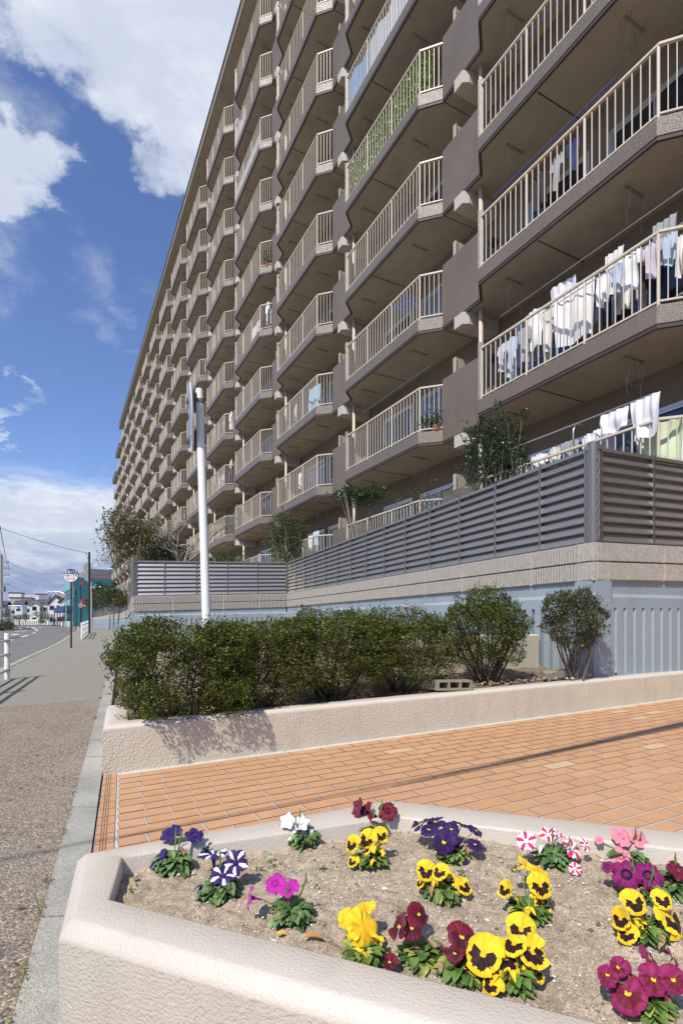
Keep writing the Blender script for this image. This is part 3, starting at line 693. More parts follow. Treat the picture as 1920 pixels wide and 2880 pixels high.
fence(['C0', 'CR'], 'dark brown louvred fence right of the corner post, seen from below', 1.15)
fence(['C1', 'C0'], 'long louvred fence receding from the corner post behind the shrubs, blue grey in glancing light', .93)
fence(['C2', 'C1'], 'bright sunlit louvred fence facing the camera behind the white pole', 1.0, slats=8)
fence(['C6', 'C5', 'C45', 'C4', 'C34', 'C3', 'C2'], 'distant louvred fence curving away above the pavement', 1.6, slats=9, spikes=False)
# corner posts: rounded
def corner_post(p, z0, z1, r, label, flats):
    b = MB(); b.tube([(p.x, p.y, z0), (p.x, p.y, z1)], r, 20)
    for (dx, dy) in flats: 
        q = p + Vector((dx, dy)).normalized() * (r + .02); b.obox((p.x, p.y), (q.x, q.y), .11, z0, z1 - .03)
    o = b.build('corner_post', fencem2, auto=30); tag(o, label, 'fence post'); return o
corner_post(C0 + Vector((.034, .088)), 1.985, 3.17, .068, 'round dark corner post where the two louvred fences meet', ((2.24, 1), (-.4, 1)))
corner_post(C2 + Vector((.02, .10)), 1.87, 3.05, .09, 'brown corner post at the left end of the sunlit louvred fence', ((4.75, 1.5),))
# garden behind the fence
n_dir = Vector((.8858, .4641)); u_dir = Vector((-.4641, .8858))
def BU(n_, u_): return n_dir * n_ + u_dir * u_
b = MB(); inn = Vector((.12, .2))
gp = [C0 + Vector((.15, .35)), CR + Vector((0, .3)), BU(10, -8), BU(9, 20), BU(9, 100), C6 + Vector((.4, .2)), C5 + Vector((.4, .2)), C4 + Vector((.4, .2)), C3 + Vector((.4, .1)), C2 + Vector((.2, .35)), C1 + Vector((.0, .3))]
b.face([(p.x, p.y, 2.05) for p in gp]); struct(fixn(b.build('garden_ground', mat('garden_earth', (.36, .33, .26), .95, var=.3, vscale=2))))

# ------------------------------------------------------------------ apartment building
BR = math.atan2(.4641, .8858)
bld = empty('apartment_building', (0, 0, 0), 'long brown apartment block with trapezoid balconies on every floor', 'apartment building', rz=BR)
PER = 5.9; U0 = 4.77; NX = 7.7; Z1 = 2.595; ST = 2.75
A_, C_, P_, Q_, A2 = (.42, -.42), (0, 0), (0, 3.78), (.42, 4.2), (.42, 5.48)
def wall_run(b, pts, th, z0, z1, m=None, rnd=.0):
    b.sweep([(-p[0], p[1]) for p in pts], [(0, z0), (0, z1), (-th, z1), (-th, z0), (0, z0)], m=m)
# helper: sweep offsets are left of travel; work in true coordinates with travel +y and interior at +x (right): negative offsets
def runr(b, pts, prof, m=None, cap=True): b.sweep(pts, [(-o, z) for o, z in prof], m=m, cap=cap)
sl_ = MB()
runr(sl_, [A_, C_, P_], [(0, .065), (0, .335), (.012, .345), (.11, .345), (.12, .335), (.12, .065), (0, .065)], 0)
runr(sl_, [P_, Q_, A2], [(0, .065), (0, 1.545), (.012, 1.555), (.10, 1.555), (.11, 1.545), (.11, .065), (0, .065)], 0)
runr(sl_, [A_, C_, P_, Q_, A2], [(.010, 0), (.010, .066), (.10, .066), (.05, 0), (.010, 0)], 1)
sl_.prism([(.44, -.40), (.05, -.015), (.05, 3.76), (.45, 4.16), (.45, 5.47), (1.4, 5.47), (1.4, -.40)], .02, .17, 2)
sl_.box(.10, 1.36, 2.28, 2.30, .012, .0205, 1)
me_bal = sl_.mesh('balcony', [fascia, bandm, soffit])
rl = MB(); zt_ = 1.445
runr(rl, [(.43, -.43 + .0), (.035, -.015), (.035, 3.76)], [(0, zt_ - .035), (0, zt_), (.05, zt_), (.05, zt_ - .035), (0, zt_ - .035)])
runr(rl, [(.44, -.42), (.045, -.012), (.045, 3.76)], [(0, .395), (0, .42), (.03, .42), (.03, .395), (0, .395)])
for y_ in (.0, 1.26, 2.52, 3.74): rl.tube([(.06, y_ + (.01 if y_ == 0 else 0), .34), (.06, y_ + (.01 if y_ == 0 else 0), zt_ - .01)], .024, 8)
for a_, b_ in ((0, 1.26), (1.26, 2.52), (2.52, 3.74)):
    for k in range(1, 9):
        y_ = a_ + (b_ - a_) * k / 9; rl.box(.052, .068, y_ - .008, y_ + .008, .42, zt_ - .034)
for k in range(1, 5):
    t = k / 5 * .98; x_ = .06 + .40 * t; y_ = -.42 * t; rl.tube([(x_, y_, .42), (x_, y_, zt_ - .034)], .009, 4, cap=False)
rl.tube([(.445, -.40, .40), (.445, -.40, zt_)], .012, 6)
me_rail = fixn(rl.build('tmp', railm)).data
hk = MB()
def hook(b, y_):
    for x_ in (.42, .78):
        b.tube([(x_ - .03, y_ - .10, 0.02), (x_, y_, -.42), (x_, y_, -.56), (x_ + .02, y_, -.60), (x_ + .05, y_, -.57)], .006, 4, cap=False)
        b.tube([(x_ - .03, y_ + .10, 0.02), (x_, y_, -.42)], .006, 4, cap=False)
    b.tube([(.42, y_, -.44), (.78, y_, -.44)], .006, 4, cap=False); b.box(.36, .86, y_ - .02, y_ + .02, .0, .02)
    for x_ in (.52, .6, .68): b.tube([(x_, y_, -.44), (x_, y_, -.39)], .005, 4)
hook(hk, 0); me_hook = hk.mesh('drying_hook', wire)
bm_ = MB(); bm_.box(.50, 1.38, 4.62, 4.98, -.26, .022); bm_.prism([(.50, 4.98), (.36, 4.98), (.36, 4.70), (.50, 4.62)], -.258, .018); me_beam = bm_.mesh('bracket_beam', bracketm)
dp = MB(); dp.tube([(.66, 4.42, .17), (.66, 4.42, 2.78)], .05, 10); me_pipe = dp.mesh('drain_pipe', railm, True)
pt_ = MB(); pt_.box(.52, 1.38, 5.12, 5.16, .17, 1.95); pt_.box(.50, .53, 5.09, 5.19, .17, 1.95); pt_.box(.6, 1.3, 5.105, 5.118, .3, 1.2); me_part = pt_.mesh('partition_board', boardm)
def win_mesh(w, h, variant):
    f = MB(); x = 1.34
    for (y0, y1, z0, z1) in ((0, .05, 0, h), (w - .05, w, 0, h), (.05, w - .05, h - .05, h), (.05, w - .05, 0, .05)): f.box(x, 1.41, y0, y1, z0, z1)
    hw = w / 2
    for (y0, y1, dx) in ((.05, hw + .02, .01), (hw - .02, w - .05, .03)):
        for (a, b2, c, d2) in ((y0, y0 + .035, .05, h - .05), (y1 - .035, y1, .05, h - .05), (y0 + .035, y1 - .035, .05, .11), (y0 + .035, y1 - .035, h - .10, h - .05), (y0 + .035, y1 - .035, h * .48, h * .48 + .03)):
            f.box(x + dx, x + dx + .018, a, b2, c, d2)
    p = MB(); p.box(x + .045, x + .05, .05, w - .05, .05, h - .05)
    if variant == 1:
        q = MB(); q.box(x + .046, x + .0475, hw, w - .09, .11, h - .10); 
    return f, p
win_parts = {}
for key, (w_, h_, v_) in {'wide': (1.75, 1.9, 0), 'narrow': (1.55, 1.9, 0)}.items():
    f, p = win_mesh(w_, h_, v_); win_parts[key] = (f.mesh('window', alu), p.mesh('pane', glassd), p.mesh('pane', glassc), f, p)
WY = (('wide', .0), ('narrow', 2.15))
bays = [(i, 10) for i in range(-1, 14)] + [(14, 9), (15, 8), (16, 6)]
def bw(i, k, x, y, z):  # balcony-local to world
    q = BU(NX + x, U0 + PER * i + y); return Vector((q.x, q.y, Z1 + ST * (k - 1) + z))
def scr(p): return HX + F * p.x / p.y, HY - F * (p.z - EYE) / p.y
cand = []
for i, nf in bays:
    for k in range(1, nf + 1):
        vis = False
        for x, y, z in ((0, 0, 0), (0, 0, 1.5), (0, 3.78, 0), (0, 3.78, 1.5), (.42, -.42, 0), (0, 1.9, .3), (0, 1.9, 1.4)):
            p = bw(i, k, x, y, z)
            if p.y > 1:
                sx, sy = scr(p)
                if -5 < sx < 1925 and -5 < sy < 2885: vis = True
        D = bw(i, k, 0, 1.9, .7).length
        cand.append((0 if vis else 1, D, i, k))
cand.sort()
mass_b = MB(); mass_r = MB(); mass_w = MB(); mass_p = MB(); mass_h = MB(); nwin = 0
hide_tmp = [o for o in bpy.data.objects if o.name == 'tmp']
for o in hide_tmp: bpy.data.objects.remove(o)
rail_src = rl
beam_all = MB(); beam_all.merge(bm_); beam_all.merge(dp); beam_all.merge(pt_)
def place(me, name, parent, loc=(0, 0, 0)):
    o = bpy.data.objects.new(name, me); COL.objects.link(o); o.parent = parent; o.location = loc; return o
rw = random.Random(11)
for idx, (nv, D, i, k) in enumerate(cand):
    loc = (NX, U0 + PER * i, Z1 + ST * (k - 1))
    if idx < 98:
        bo = place(me_bal, 'balcony', bld, loc)
        place(me_rail, 'railing', bo); place(me_hook, 'drying_hook', bo, (0, .75, 0)); place(me_hook, 'drying_hook', bo, (0, 3.35, 0))
        place(me_beam, 'bracket_beam', bo); place(me_pipe, 'drain_pipe', bo); place(me_part, 'partition_board', bo)
        for key, yy in WY:
            if nwin < 98:
                wp = win_parts[key]; wo_ = place(wp[0], 'window', bld, (loc[0], loc[1] + yy, loc[2] + .20)); place(wp[2] if rw.random() < .3 else wp[1], 'pane', wo_); nwin += 1
            else:
                T = Matrix.Translation((loc[0], loc[1] + yy, loc[2] + .2)); mass_w.merge(win_parts[key][3], T)
                b0 = len(mass_w.m); mass_w.merge(win_parts[key][4], T); mass_w.m[b0:] = [1] * (len(mass_w.m) - b0)
    else:
        T = Matrix.Translation(loc); mass_b.merge(sl_, T); b0 = len(mass_b.m); mass_b.merge(rail_src, T); mass_b.m[b0:] = [3] * (len(mass_b.m) - b0)
        b0 = len(mass_b.m); mass_b.merge(beam_all, T); mass_b.m[b0:] = [3] * (len(mass_b.m) - b0)
        for key, yy in WY:
            T = Matrix.Translation((loc[0], loc[1] + yy, loc[2] + .2)); mass_w.merge(win_parts[key][3], T)
            b0 = len(mass_w.m); mass_w.merge(win_parts[key][4], T); mass_w.m[b0:] = [1] * (len(mass_w.m) - b0)
o = mass_b.build('balcony', [fascia, bandm, soffit, railm], bld); o['kind'] = 'stuff'; o['label'] = 'remaining distant balconies too small to tell apart'
o = mass_w.build('window', [alu, glassd], bld); o['kind'] = 'stuff'; o['label'] = 'remaining distant windows behind the balconies'
b = MB()
def urange(i0, i1): return U0 + PER * i0 - .42, U0 + PER * i1 + 5.48
for i0, i1, nf in ((-1, 13, 10), (14, 14, 9), (15, 15, 8), (16, 16, 6)):
    ua, ub = urange(i0, i1); ua += .002 if i0 > 0 else 0
    b.box(NX + 1.4, NX + 12, ua, ub, .3, Z1 + ST * nf + .02)
b.build('wall', wallm, bld)
b = MB()
for i0, i1, nf, ex in ((-1, 13, 10, -.6), (14, 14, 9, -.6), (15, 15, 8, -.6), (16, 16, 6, -.6)):
    ua, ub = urange(i0, i1); ub += ex if i0 < 16 else 0; ua += ex + .01 if i0 > 0 else 0; zr = Z1 + ST * nf
    b.box(NX - .12, NX + 12.2, ua, ub, zr + .07, zr + .62, 0); b.box(NX - .06, NX + 12.1, ua + .05, ub - .05, zr, zr + .07, 1); b.box(NX - .16, NX + 12.3, ua, ub, zr + .56, zr + .66, 2)
b.build('roof', [wallm, soffit, roofm], bld)
b = MB(); ua, ub = urange(-1, 16); b.box(NX + .45, NX + 1.39, ua, ub, 1.2, Z1 + .01); b.build('plinth', wallm, bld)

# ------------------------------------------------------------------ garden trees and shrubs
def tree(name, base, H, crown_r, pal, label, seed, nl=2500, ls=.05, trunk_r=.05, lean=(0, 0), depth=3, n=2, group='garden trees behind the louvred fence', bark=None, spread=.6, leafspread=.16, L0=None, weights=None, cat='tree', squash=1.0):
    rnd = random.Random(seed); root = empty(name, base, label, cat, group); tb = MB(); tips = []
    L0 = L0 or H * .38
    p1 = Vector((lean[0], lean[1], L0)); tb.tube([(0, 0, -.1), (lean[0] * .3, lean[1] * .3, L0 * .5), p1], [trunk_r, trunk_r * .8, trunk_r * .65], 8, cap=False)
    for k in range(3 + n):
        a = 6.28 * k / (3 + n) + rnd.uniform(-.4, .4); dv = Vector((math.cos(a) * .8, math.sin(a) * .8, rnd.uniform(.5, 1.4)))
        grow(tb, p1 - Vector((0, 0, rnd.uniform(0, L0 * .15))), dv, (H - L0) * .36, trunk_r * .5, depth, rnd, tips, spread, n)
    tb.build('trunk', bark or barkl, root, smooth=True)
    # fit tips into crown
    lb = MB(); pts = []
    per = max(1, nl // max(1, len(tips)))
    for p, d_ in tips:
        for _ in range(per):
            pts.append(p + Vector((rnd.gauss(0, 1), rnd.gauss(0, 1), rnd.gauss(0, .8) * squash)) * leafspread)
    leaves(lb, pts, ls, rnd=rnd, mats=len(LEAF[pal]), weights=weights); lb.build('crown', LEAF[pal], root)
    return root
GG = 'garden trees behind the louvred fence'
def gshrub(name, px_, D_, rx, ry, top, bot, nl, ls, pal, lab, sd, weights=None, stems=6, sr=.035, dens=.4, box=1.0, lumps=.3, tips=60, cat='tree', group=GG, hollow=.7):
    p = at(px_, 1600, D_); return shrub(name, (p.x, p.y, 2.05), rx, ry, top, bot, nl, ls, pal, lab, cat=cat, group=group, seed=sd, weights=weights, stems=stems, sr=sr, barkmat=barkl, dens=dens, box=box, lumps=lumps, tips_up=tips, hollow=hollow)
gshrub('photinia_tree', 368, 19.2, 1.0, .75, 5.05, 2.9, 9500, .075, 'photinia', 'reddish green tree with pale trunk above the left end of the sunlit fence', 21, weights=(5, 5, 1.0, 5), lumps=.42, tips=160, stems=4, sr=.03)
tree('plum_tree', (*at(512, 1570, 19.0).xy, 2.05), 3.3, 1, 'bud', 'nearly bare crooked tree with a few yellow buds left of the white pole', 22, nl=520, ls=.06, trunk_r=.10, depth=4, n=2, spread=.9, leafspread=.06, L0=1.05)
gshrub('evergreen_shrub', 465, 20.8, 1.0, .6, 4.35, 2.7, 8000, .075, 'camellia', 'dark evergreen bush behind the bare tree on the sunlit fence', 23, tips=60)
gshrub('garden_shrub', 805, 19.6, .72, .6, 5.0, 2.9, 9500, .06, 'garden', 'light green feathery tree above the inner corner of the fences', 24, stems=5, sr=.02, tips=160, lumps=.35)
gshrub('layered_tree', 1010, 13.4, .62, .45, 4.40, 3.95, 4200, .055, 'camellia', 'small flat topped tree with a bare pale trunk above the long fence', 25, stems=3, sr=.022, lumps=.4, tips=50)
tree('rose_shrub', (*at(1190, 1400, 10.3).xy, 2.05), 1.75, .6, 'garden', 'thin twiggy shrub with loose shoots between the flat topped tree and the camellia', 26, nl=420, ls=.045, trunk_r=.012, depth=3, leafspread=.06, L0=.9, spread=.8, cat='shrub', bark=barkd)
gshrub('camellia_tree', 1392, 8.7, .50, .42, 4.35, 2.95, 6500, .05, 'camellia', 'glossy dark camellia left of the fence corner post', 27, stems=7, sr=.016, lumps=.4, tips=110, dens=.3)
gshrub('garden_shrub', 640, 19.6, .75, .5, 3.62, 2.9, 2600, .055, 'garden', 'low green shrub just right of the white pole above the fence', 28, tips=80, sr=.015)
FG = 'shrubs above the far fence'
gshrub('fence_shrub', 345, 36, .62, .6, 2.9, 2.1, 2200, .10, 'photinia', 'rust and green shrub nearest on the far stretch of fence', 41, cat='shrub', group=FG, sr=.02)
gshrub('fence_shrub', 312, 46, 1.15, 1.0, 4.2, 2.3, 4500, .13, 'garden', 'round olive shrub in the middle above the far fence', 42, cat='shrub', group=FG)
gshrub('fence_shrub', 284, 50, .8, .8, 4.7, 2.3, 3000, .13, 'camellia', 'taller pine like shrub with a spiky top above the far fence', 43, cat='shrub', group=FG, tips=120)
gshrub('fence_shrub', 262, 54, .9, .8, 3.6, 2.2, 2600, .13, 'photinia', 'small reddish bush at the far end of the distant fence', 44, cat='shrub', group=FG)

# ------------------------------------------------------------------ traffic mirror on the white pole
tm = empty('traffic_mirror', (-1.46, 5.9, 0), 'round convex traffic mirror seen edge on, on a leaning white pole behind the hedge', 'traffic mirror')
def rel(p): return Vector(p) - Vector((-1.46, 5.9, 0))
ptop = rel(at(560, 1097, 6.85)); b = MB()
b.tube([Vector((0, 0, -.1)), ptop * .5 + Vector((0, 0, 0)), ptop], [.050, .049, .048], 24); b.build('pole', white_p, tm, auto=40)
b = MB(); b.tube([ptop - Vector((0, 0, .005)), ptop + Vector((0, 0, .012))], [.0505, .045], 20); b.build('pole_cap', concrete, tm)
mc = rel(at(536, 1176, 6.80)); mn = Vector((-.952, -.30, -.04)).normalized()
mb = MB(); ax = mn.cross(Vector((0, 0, 1))).normalized(); ay = ax.cross(mn); rings = []
for r_, dep in ((0, .020), (.12, .018), (.22, .014), (.32, .007), (.40, .0)):
    rings.append([mc + mn * dep + (ax * math.cos(6.2832 * k / 40) + ay * math.sin(6.2832 * k / 40)) * r_ for k in range(40)])
for a, c in zip(rings, rings[1:]):
    for k in range(40): mb.face([a[k], a[(k + 1) % 40], c[(k + 1) % 40], c[k]])
mirr = mat('mirror_face', (.62, .58, .60), .25, .6)
o = mb.build('mirror_face', mirr, tm, smooth=True); fixn(o)
b = MB(); b.tube([mc - mn * .022, mc - mn * .008, mc + mn * .004], [.40, .425, .425], 40); b.build('rim', white_p, tm, auto=40)
b = MB(); cc = mc + mn * .052 - ay * .26; cc = mc + mn * .014 + Vector((0, 0, -.24)); b.tube([cc, cc + mn * .004], .05, 6); o = b.build('sticker', [mat('sticker_blue', (.10, .30, .42), .5)], tm)
brk = mat('bracket_galv', (.20, .18, .155), .6, .4, var=.4, vscale=12)
for zz_, name_ in ((1128, 'bracket'), (1235, 'bracket')):
    t_ = (1735 - zz_) / (1735 - 1097); pc = rel(at(563 + (zz_ - 1100) * .03, zz_, 6.8)); mpt = Vector((mc.x, mc.y, pc.z)) - mn * .03
    b = MB(); b.tube([pc + Vector((0, 0, .022)), pc - Vector((0, 0, .022))], .056, 20)
    b2 = (pc - mpt); w_ = Vector((0, 0, 1))
    b.obox(mpt.xy, (pc - Vector(mn) * .0).xy, .05, pc.z - .02, pc.z + .02)
    b.obox((mpt - mn * .0).xy, (mpt.lerp(pc, .55)).xy, .09, pc.z - .13, pc.z + .10)
    b.build(name_, brk, tm)

# ------------------------------------------------------------------ front flower planter
zR = .33
OUT = [(-.656, 1.238), (.95, .592), (2.3, .55), (2.75, .95), (2.5, 1.352), (.185, 2.13), (-.81, 1.633)]
def ins(poly, dist):
    n = len(poly); r_ = []
    for i in range(n):
        p0 = Vector(poly[i - 1]); p1 = Vector(poly[i]); p2 = Vector(poly[(i + 1) % n]); a = (p1 - p0).normalized(); c = (p2 - p1).normalized()
        na = Vector((-a.y, a.x)); nc = Vector((-c.y, c.x)); m = na + nc; m = m / max(.3, m.dot(na)); r_.append(tuple(p1 + m * dist))
    return r_
INN = [(-.585, 1.351), (.90, .757), (2.2, .72), (2.55, .98), (2.36, 1.21), (.20, 1.928), (-.654, 1.596)]
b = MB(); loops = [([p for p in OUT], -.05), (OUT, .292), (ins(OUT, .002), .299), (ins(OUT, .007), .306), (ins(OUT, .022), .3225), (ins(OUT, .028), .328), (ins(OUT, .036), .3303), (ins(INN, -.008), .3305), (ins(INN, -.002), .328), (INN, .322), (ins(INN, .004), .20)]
k = len(OUT); vs = []
# subdivide every edge so the rim can be slightly uneven
SUB = 26
def dens_loop(poly, z, amp):
    r_ = []
    for i in range(k):
        p = Vector(poly[i]); q = Vector(poly[(i + 1) % k])
        for j in range(SUB):
            # round corners slightly by smooth step spacing
            v = p.lerp(q, j / SUB); nz = noise.fractal(Vector((v.x * 5, v.y * 5, z * 3)), 1, 2, 3) * amp
            r_.append((v.x + nz, v.y + nz, z + nz * .6))
    return r_
L_ = [dens_loop(p, z, .0005 if i > 0 else 0) for i, (p, z) in enumerate(loops)]
for q in L_: vs += q
kk = k * SUB; fs = []; ms = []
for i in range(len(L_) - 1):
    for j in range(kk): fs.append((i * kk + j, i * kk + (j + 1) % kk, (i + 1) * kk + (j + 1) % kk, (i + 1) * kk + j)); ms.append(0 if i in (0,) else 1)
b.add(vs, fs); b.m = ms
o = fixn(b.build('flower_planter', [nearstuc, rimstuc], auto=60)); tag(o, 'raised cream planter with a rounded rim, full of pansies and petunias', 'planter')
def inside(p, poly):
    c = False; n = len(poly); j = n - 1
    for i in range(n):
        if (poly[i][1] > p[1]) != (poly[j][1] > p[1]) and p[0] < (poly[j][0] - poly[i][0]) * (p[1] - poly[i][1]) / (poly[j][1] - poly[i][1]) + poly[i][0]: c = not c
        j = i
    return c
def soil_z(x, y):
    return .278 + .012 * noise.fractal(Vector((x * 5, y * 5, 1)), .8, 2, 4) + .010 * noise.fractal(Vector((x * 26, y * 26, 4)), .7, 2, 4) + .006 * abs(noise.noise(Vector((x * 60, y * 60, 9))))
b = MB(); stp = .0085; x0, x1, y0, y1 = -.72, 2.62, .66, 2.0; nx = int((x1 - x0) / stp); ny = int((y1 - y0) / stp); grid = {}; big = ins(INN, -.04)
for i in range(nx + 1):
    for j in range(ny + 1):
        x, y = x0 + i * stp, y0 + j * stp
        if inside((x, y), big): grid[(i, j)] = len(b.v); b.v.append((x, y, soil_z(x, y)))
for (i, j) in list(grid):
    q = [(i, j), (i + 1, j), (i + 1, j + 1), (i, j + 1)]
    if all(c in grid for c in q): b.f.append(tuple(grid[c] for c in q)); b.m.append(0)
struct(b.build('planter_soil', soilm, smooth=True))
b = MB(); rg = random.Random(3)
for i in range(15000):
    x, y = rg.uniform(-.65, 2.3), rg.uniform(.72, 1.93)
    if not inside((x, y), INN): continue
    s_ = rg.choice((.0012, .0018, .0026, .0042)) * rg.uniform(.7, 1.3) if rg.random() < .985 else rg.uniform(.006, .012); z = soil_z(x, y) + s_ * .3
    an = rg.uniform(0, 3.1); ca, sa = math.cos(an) * s_, math.sin(an) * s_; e = rg.uniform(.5, 1.1)
    b.add([(x + ca, y + sa, z), (x - sa * e, y + ca * e, z), (x - ca, y - sa, z), (x + sa * e, y - ca * e, z), (x, y, z + s_ * .7)], [(0, 1, 4), (1, 2, 4), (2, 3, 4), (3, 0, 4)], rg.choices((0, 1, 2, 3), (5, 4, 2, 3))[0])
stuff(tag(b.build('soil_grit', grit), 'pale grit and soil crumbs over the planter soil', 'grit'))

# flowers
def cm(name, c, rough=.6): 
    m = mat(name, c, rough, spec=.25, var=.22, vscale=70)
    m.node_tree.nodes['Principled BSDF'].inputs['Sheen Weight'].default_value = .15
    return m
P_viol = cm('petal_violet', (.028, .009, .11)); P_dviol = cm('petal_dark_violet', (.016, .006, .05)); P_white = cm('petal_white', (.82, .80, .80)); P_mag = cm('petal_magenta', (.42, .015, .30)); P_dmag = cm('petal_dark_magenta', (.15, .005, .12))
P_crim = cm('petal_crimson', (.14, .004, .022)); P_dred = cm('petal_dark_red', (.055, .003, .015)); P_yel = cm('petal_yellow', (.83, .56, .015)); P_yel2 = cm('petal_deep_yellow', (.78, .44, .01)); P_blk = cm('petal_blotch', (.018, .004, .005)); P_pink = cm('petal_pink', (.78, .24, .31)); P_rose = cm('petal_rose', (.60, .02, .12)); P_lil = cm('petal_lilac', (.30, .08, .28))
P_pur = cm('petal_purple', (.032, .006, .085)); P_cream = cm('petal_cream', (.72, .68, .45))
def frame(nv, spin):
    nv = Vector(nv).normalized(); a = nv.cross(Vector((0, 0, 1)));
    if a.length < 1e-3: a = Vector((1, 0, 0))
    a.normalize(); c = nv.cross(a); ca, sa = math.cos(spin), math.sin(spin); return a * ca + c * sa, c * ca - a * sa, nv
WID = {'petal_white': .34, 'petal_rose': .50, 'petal_magenta': .3}
def petunia(parent, loc, nv, Rr, style, rnd, closed=0):
    """five fused lobes, a deep throat and a long tube behind"""
    base, star, throat = style; ax, ay, nz_ = frame(nv, rnd.uniform(0, 6.28)); NA = 60; b = MB(); rad = (0, .10, .22, .38, .55, .72, .88, 1.0); rings = []
    ph = rnd.uniform(0, 6.28)
    for ri, r_ in enumerate(rad):
        rg_ = []
        for k in range(NA):
            th = 2 * math.pi * k / NA; lobe = abs(math.cos(th * 2.5)); notch = 1 - .22 * (1 - lobe ** .5) * r_ ** 2
            rr = Rr * r_ * notch * (1 + .03 * math.sin(th * 13 + ph) * r_)
            z = Rr * (-.62 * (1 - min(1, r_ / .34)) ** 1.2 + .10 * r_) - Rr * .16 * r_ ** 3 * (1 + .6 * math.sin(th * 5 + ph)) + Rr * .05 * math.sin(th * 11 + ph) * r_ ** 2
            z -= Rr * .09 * (1 - abs(math.sin(th * 2.5))) * r_ * 0
            rg_.append(Vector(loc) + ax * rr * math.cos(th) + ay * rr * math.sin(th) + nz_ * z)
        rings.append(rg_)
    for ri in range(len(rings) - 1):
        for k in range(NA):
            th = (k + .5) / NA * 5; fr = abs((th % 1) - .5) * 2     # 1 at the notch between lobes, 0 at the lobe middle
            rm = (rad[ri] + rad[ri + 1]) / 2
            ce = abs(((th + .0) % 1) - .5) * 2
            m_ = 0
            if star is not None:
                if star is P_viol: m_ = 1 if rm > .8 and ce < .75 else 0
                elif ce > .95 - WID.get(star.name, .30) * math.sin(min(1, rm) * 2.9): m_ = 1
            if rm < (.42 if base is P_plum else .2): m_ = 2
            b.face([rings[ri][k], rings[ri][(k + 1) % NA], rings[ri + 1][(k + 1) % NA], rings[ri + 1][k]], m_)
    b.tube([Vector(loc) - nz_ * Rr * .05, Vector(loc) - nz_ * Rr * .6, Vector(loc) - nz_ * Rr * 1.15], [Rr * .24, Rr * .12, Rr * .07], 8, m=3)
    return b.build('flower', [base, star or base, throat, base], parent, smooth=True)
def pansy(parent, loc, nv, Rr, style, rnd, up=None):
    base, blotch, eye, back = style; nv = Vector(nv).normalized(); ax = nv.cross(Vector((0, 0, 1))).normalized(); ay = -nv.cross(ax) if False else ax.cross(nv); 
    if ay.z < 0: ay = -ay
    tw = rnd.uniform(-.35, .35); ca, sa = math.cos(tw), math.sin(tw); ax, ay = ax * ca + ay * sa, ay * ca - ax * sa
    b = MB()
    def petal(ang, ln, wd, zoff, has, cup):
        NA, NRr = 22, 12; dirp = Vector((math.cos(ang), math.sin(ang))); side = Vector((-dirp.y, dirp.x)); pts = []; ruf = rnd.uniform(0, 6); n2 = rnd.uniform(7, 11)
        for i in range(NRr + 1):
            s_ = i / NRr; row = []
            for j in range(NA + 1):
                a = (j / NA - .5) * 2; w_ = math.sin(min(1, s_ * 1.05 + .02) * math.pi * .62) ** .8
                # fan-shaped petal outline
                rr = s_ * ln * math.cos(a * .95) ** .45; ss = a * wd * w_ * (.35 + .65 * s_)
                z = zoff + cup * s_ * s_ * ln + .028 * ln * math.sin(a * n2 + ruf) * s_ ** 2 + .035 * ln * math.sin(a * 3.1 + ruf * 2) * s_ + .10 * ln * a * a * s_ * (1 if cup >= 0 else -1) - .22 * ln * s_ ** 4
                p2 = dirp * rr + side * ss; row.append((Vector(loc) + ax * p2.x + ay * p2.y + nv * z, s_, a))
            pts.append(row)
        for i in range(NRr):
            for j in range(NA):
                s_ = (i + .5) / NRr; a = ((j + .5) / NA - .5) * 2; edge = .78 + .05 * math.cos(a * 7 + ruf); mi = 0
                if has and s_ < edge * (1 - .22 * abs(a)) and s_ > .12: mi = 1
                if has and s_ <= .13: mi = 2
                b.face([pts[i][j][0], pts[i][j + 1][0], pts[i + 1][j + 1][0], pts[i + 1][j][0]], mi)
    fold = rnd.choice((0, 0, 0, .25, .5, -.3)); petal(R(90 + 38), Rr * .95, Rr * .62, -.004, False, .05 + fold); petal(R(90 - 38), Rr * .95, Rr * .62, -.0025, False, .06)
    petal(R(196), Rr * .84, Rr * .50, .0, True, .10); petal(R(-16), Rr * .84, Rr * .50, .001, True, .10); petal(R(270), Rr * .92, Rr * .68, .0025, True, .08 + fold * .6)
    return b.build('flower', [base, blotch, eye], parent, smooth=True)
def leaf_blade(b, p, dv, ln, wd, m, rnd, curl=.3):
    dv = dv.normalized(); sd = dv.cross(Vector((0, 0, 1)))
    if sd.length < 1e-3: sd = Vector((1, 0, 0))
    sd.normalize(); up = sd.cross(dv).normalized(); n_ = 5; L = []; Rr_ = []; Mi = []; tw = rnd.uniform(-.5, .5)
    for i in range(n_ + 1):
        t = i / n_; w_ = wd * math.sin(math.pi * min(1, t * .90 + .09)) ** .55 * .5; c_ = p + dv * ln * t + up * (-curl * ln * t * t) + up * .12 * ln * math.sin(t * 3)
        s2 = (sd + up * tw * t).normalized(); L.append(c_ + s2 * w_ + up * w_ * .35); Rr_.append(c_ - s2 * w_ + up * w_ * .35); Mi.append(c_)
    for i in range(n_):
        b.face([L[i], Mi[i], Mi[i + 1], L[i + 1]], m); b.face([Mi[i], Rr_[i], Rr_[i + 1], Mi[i + 1]], m)
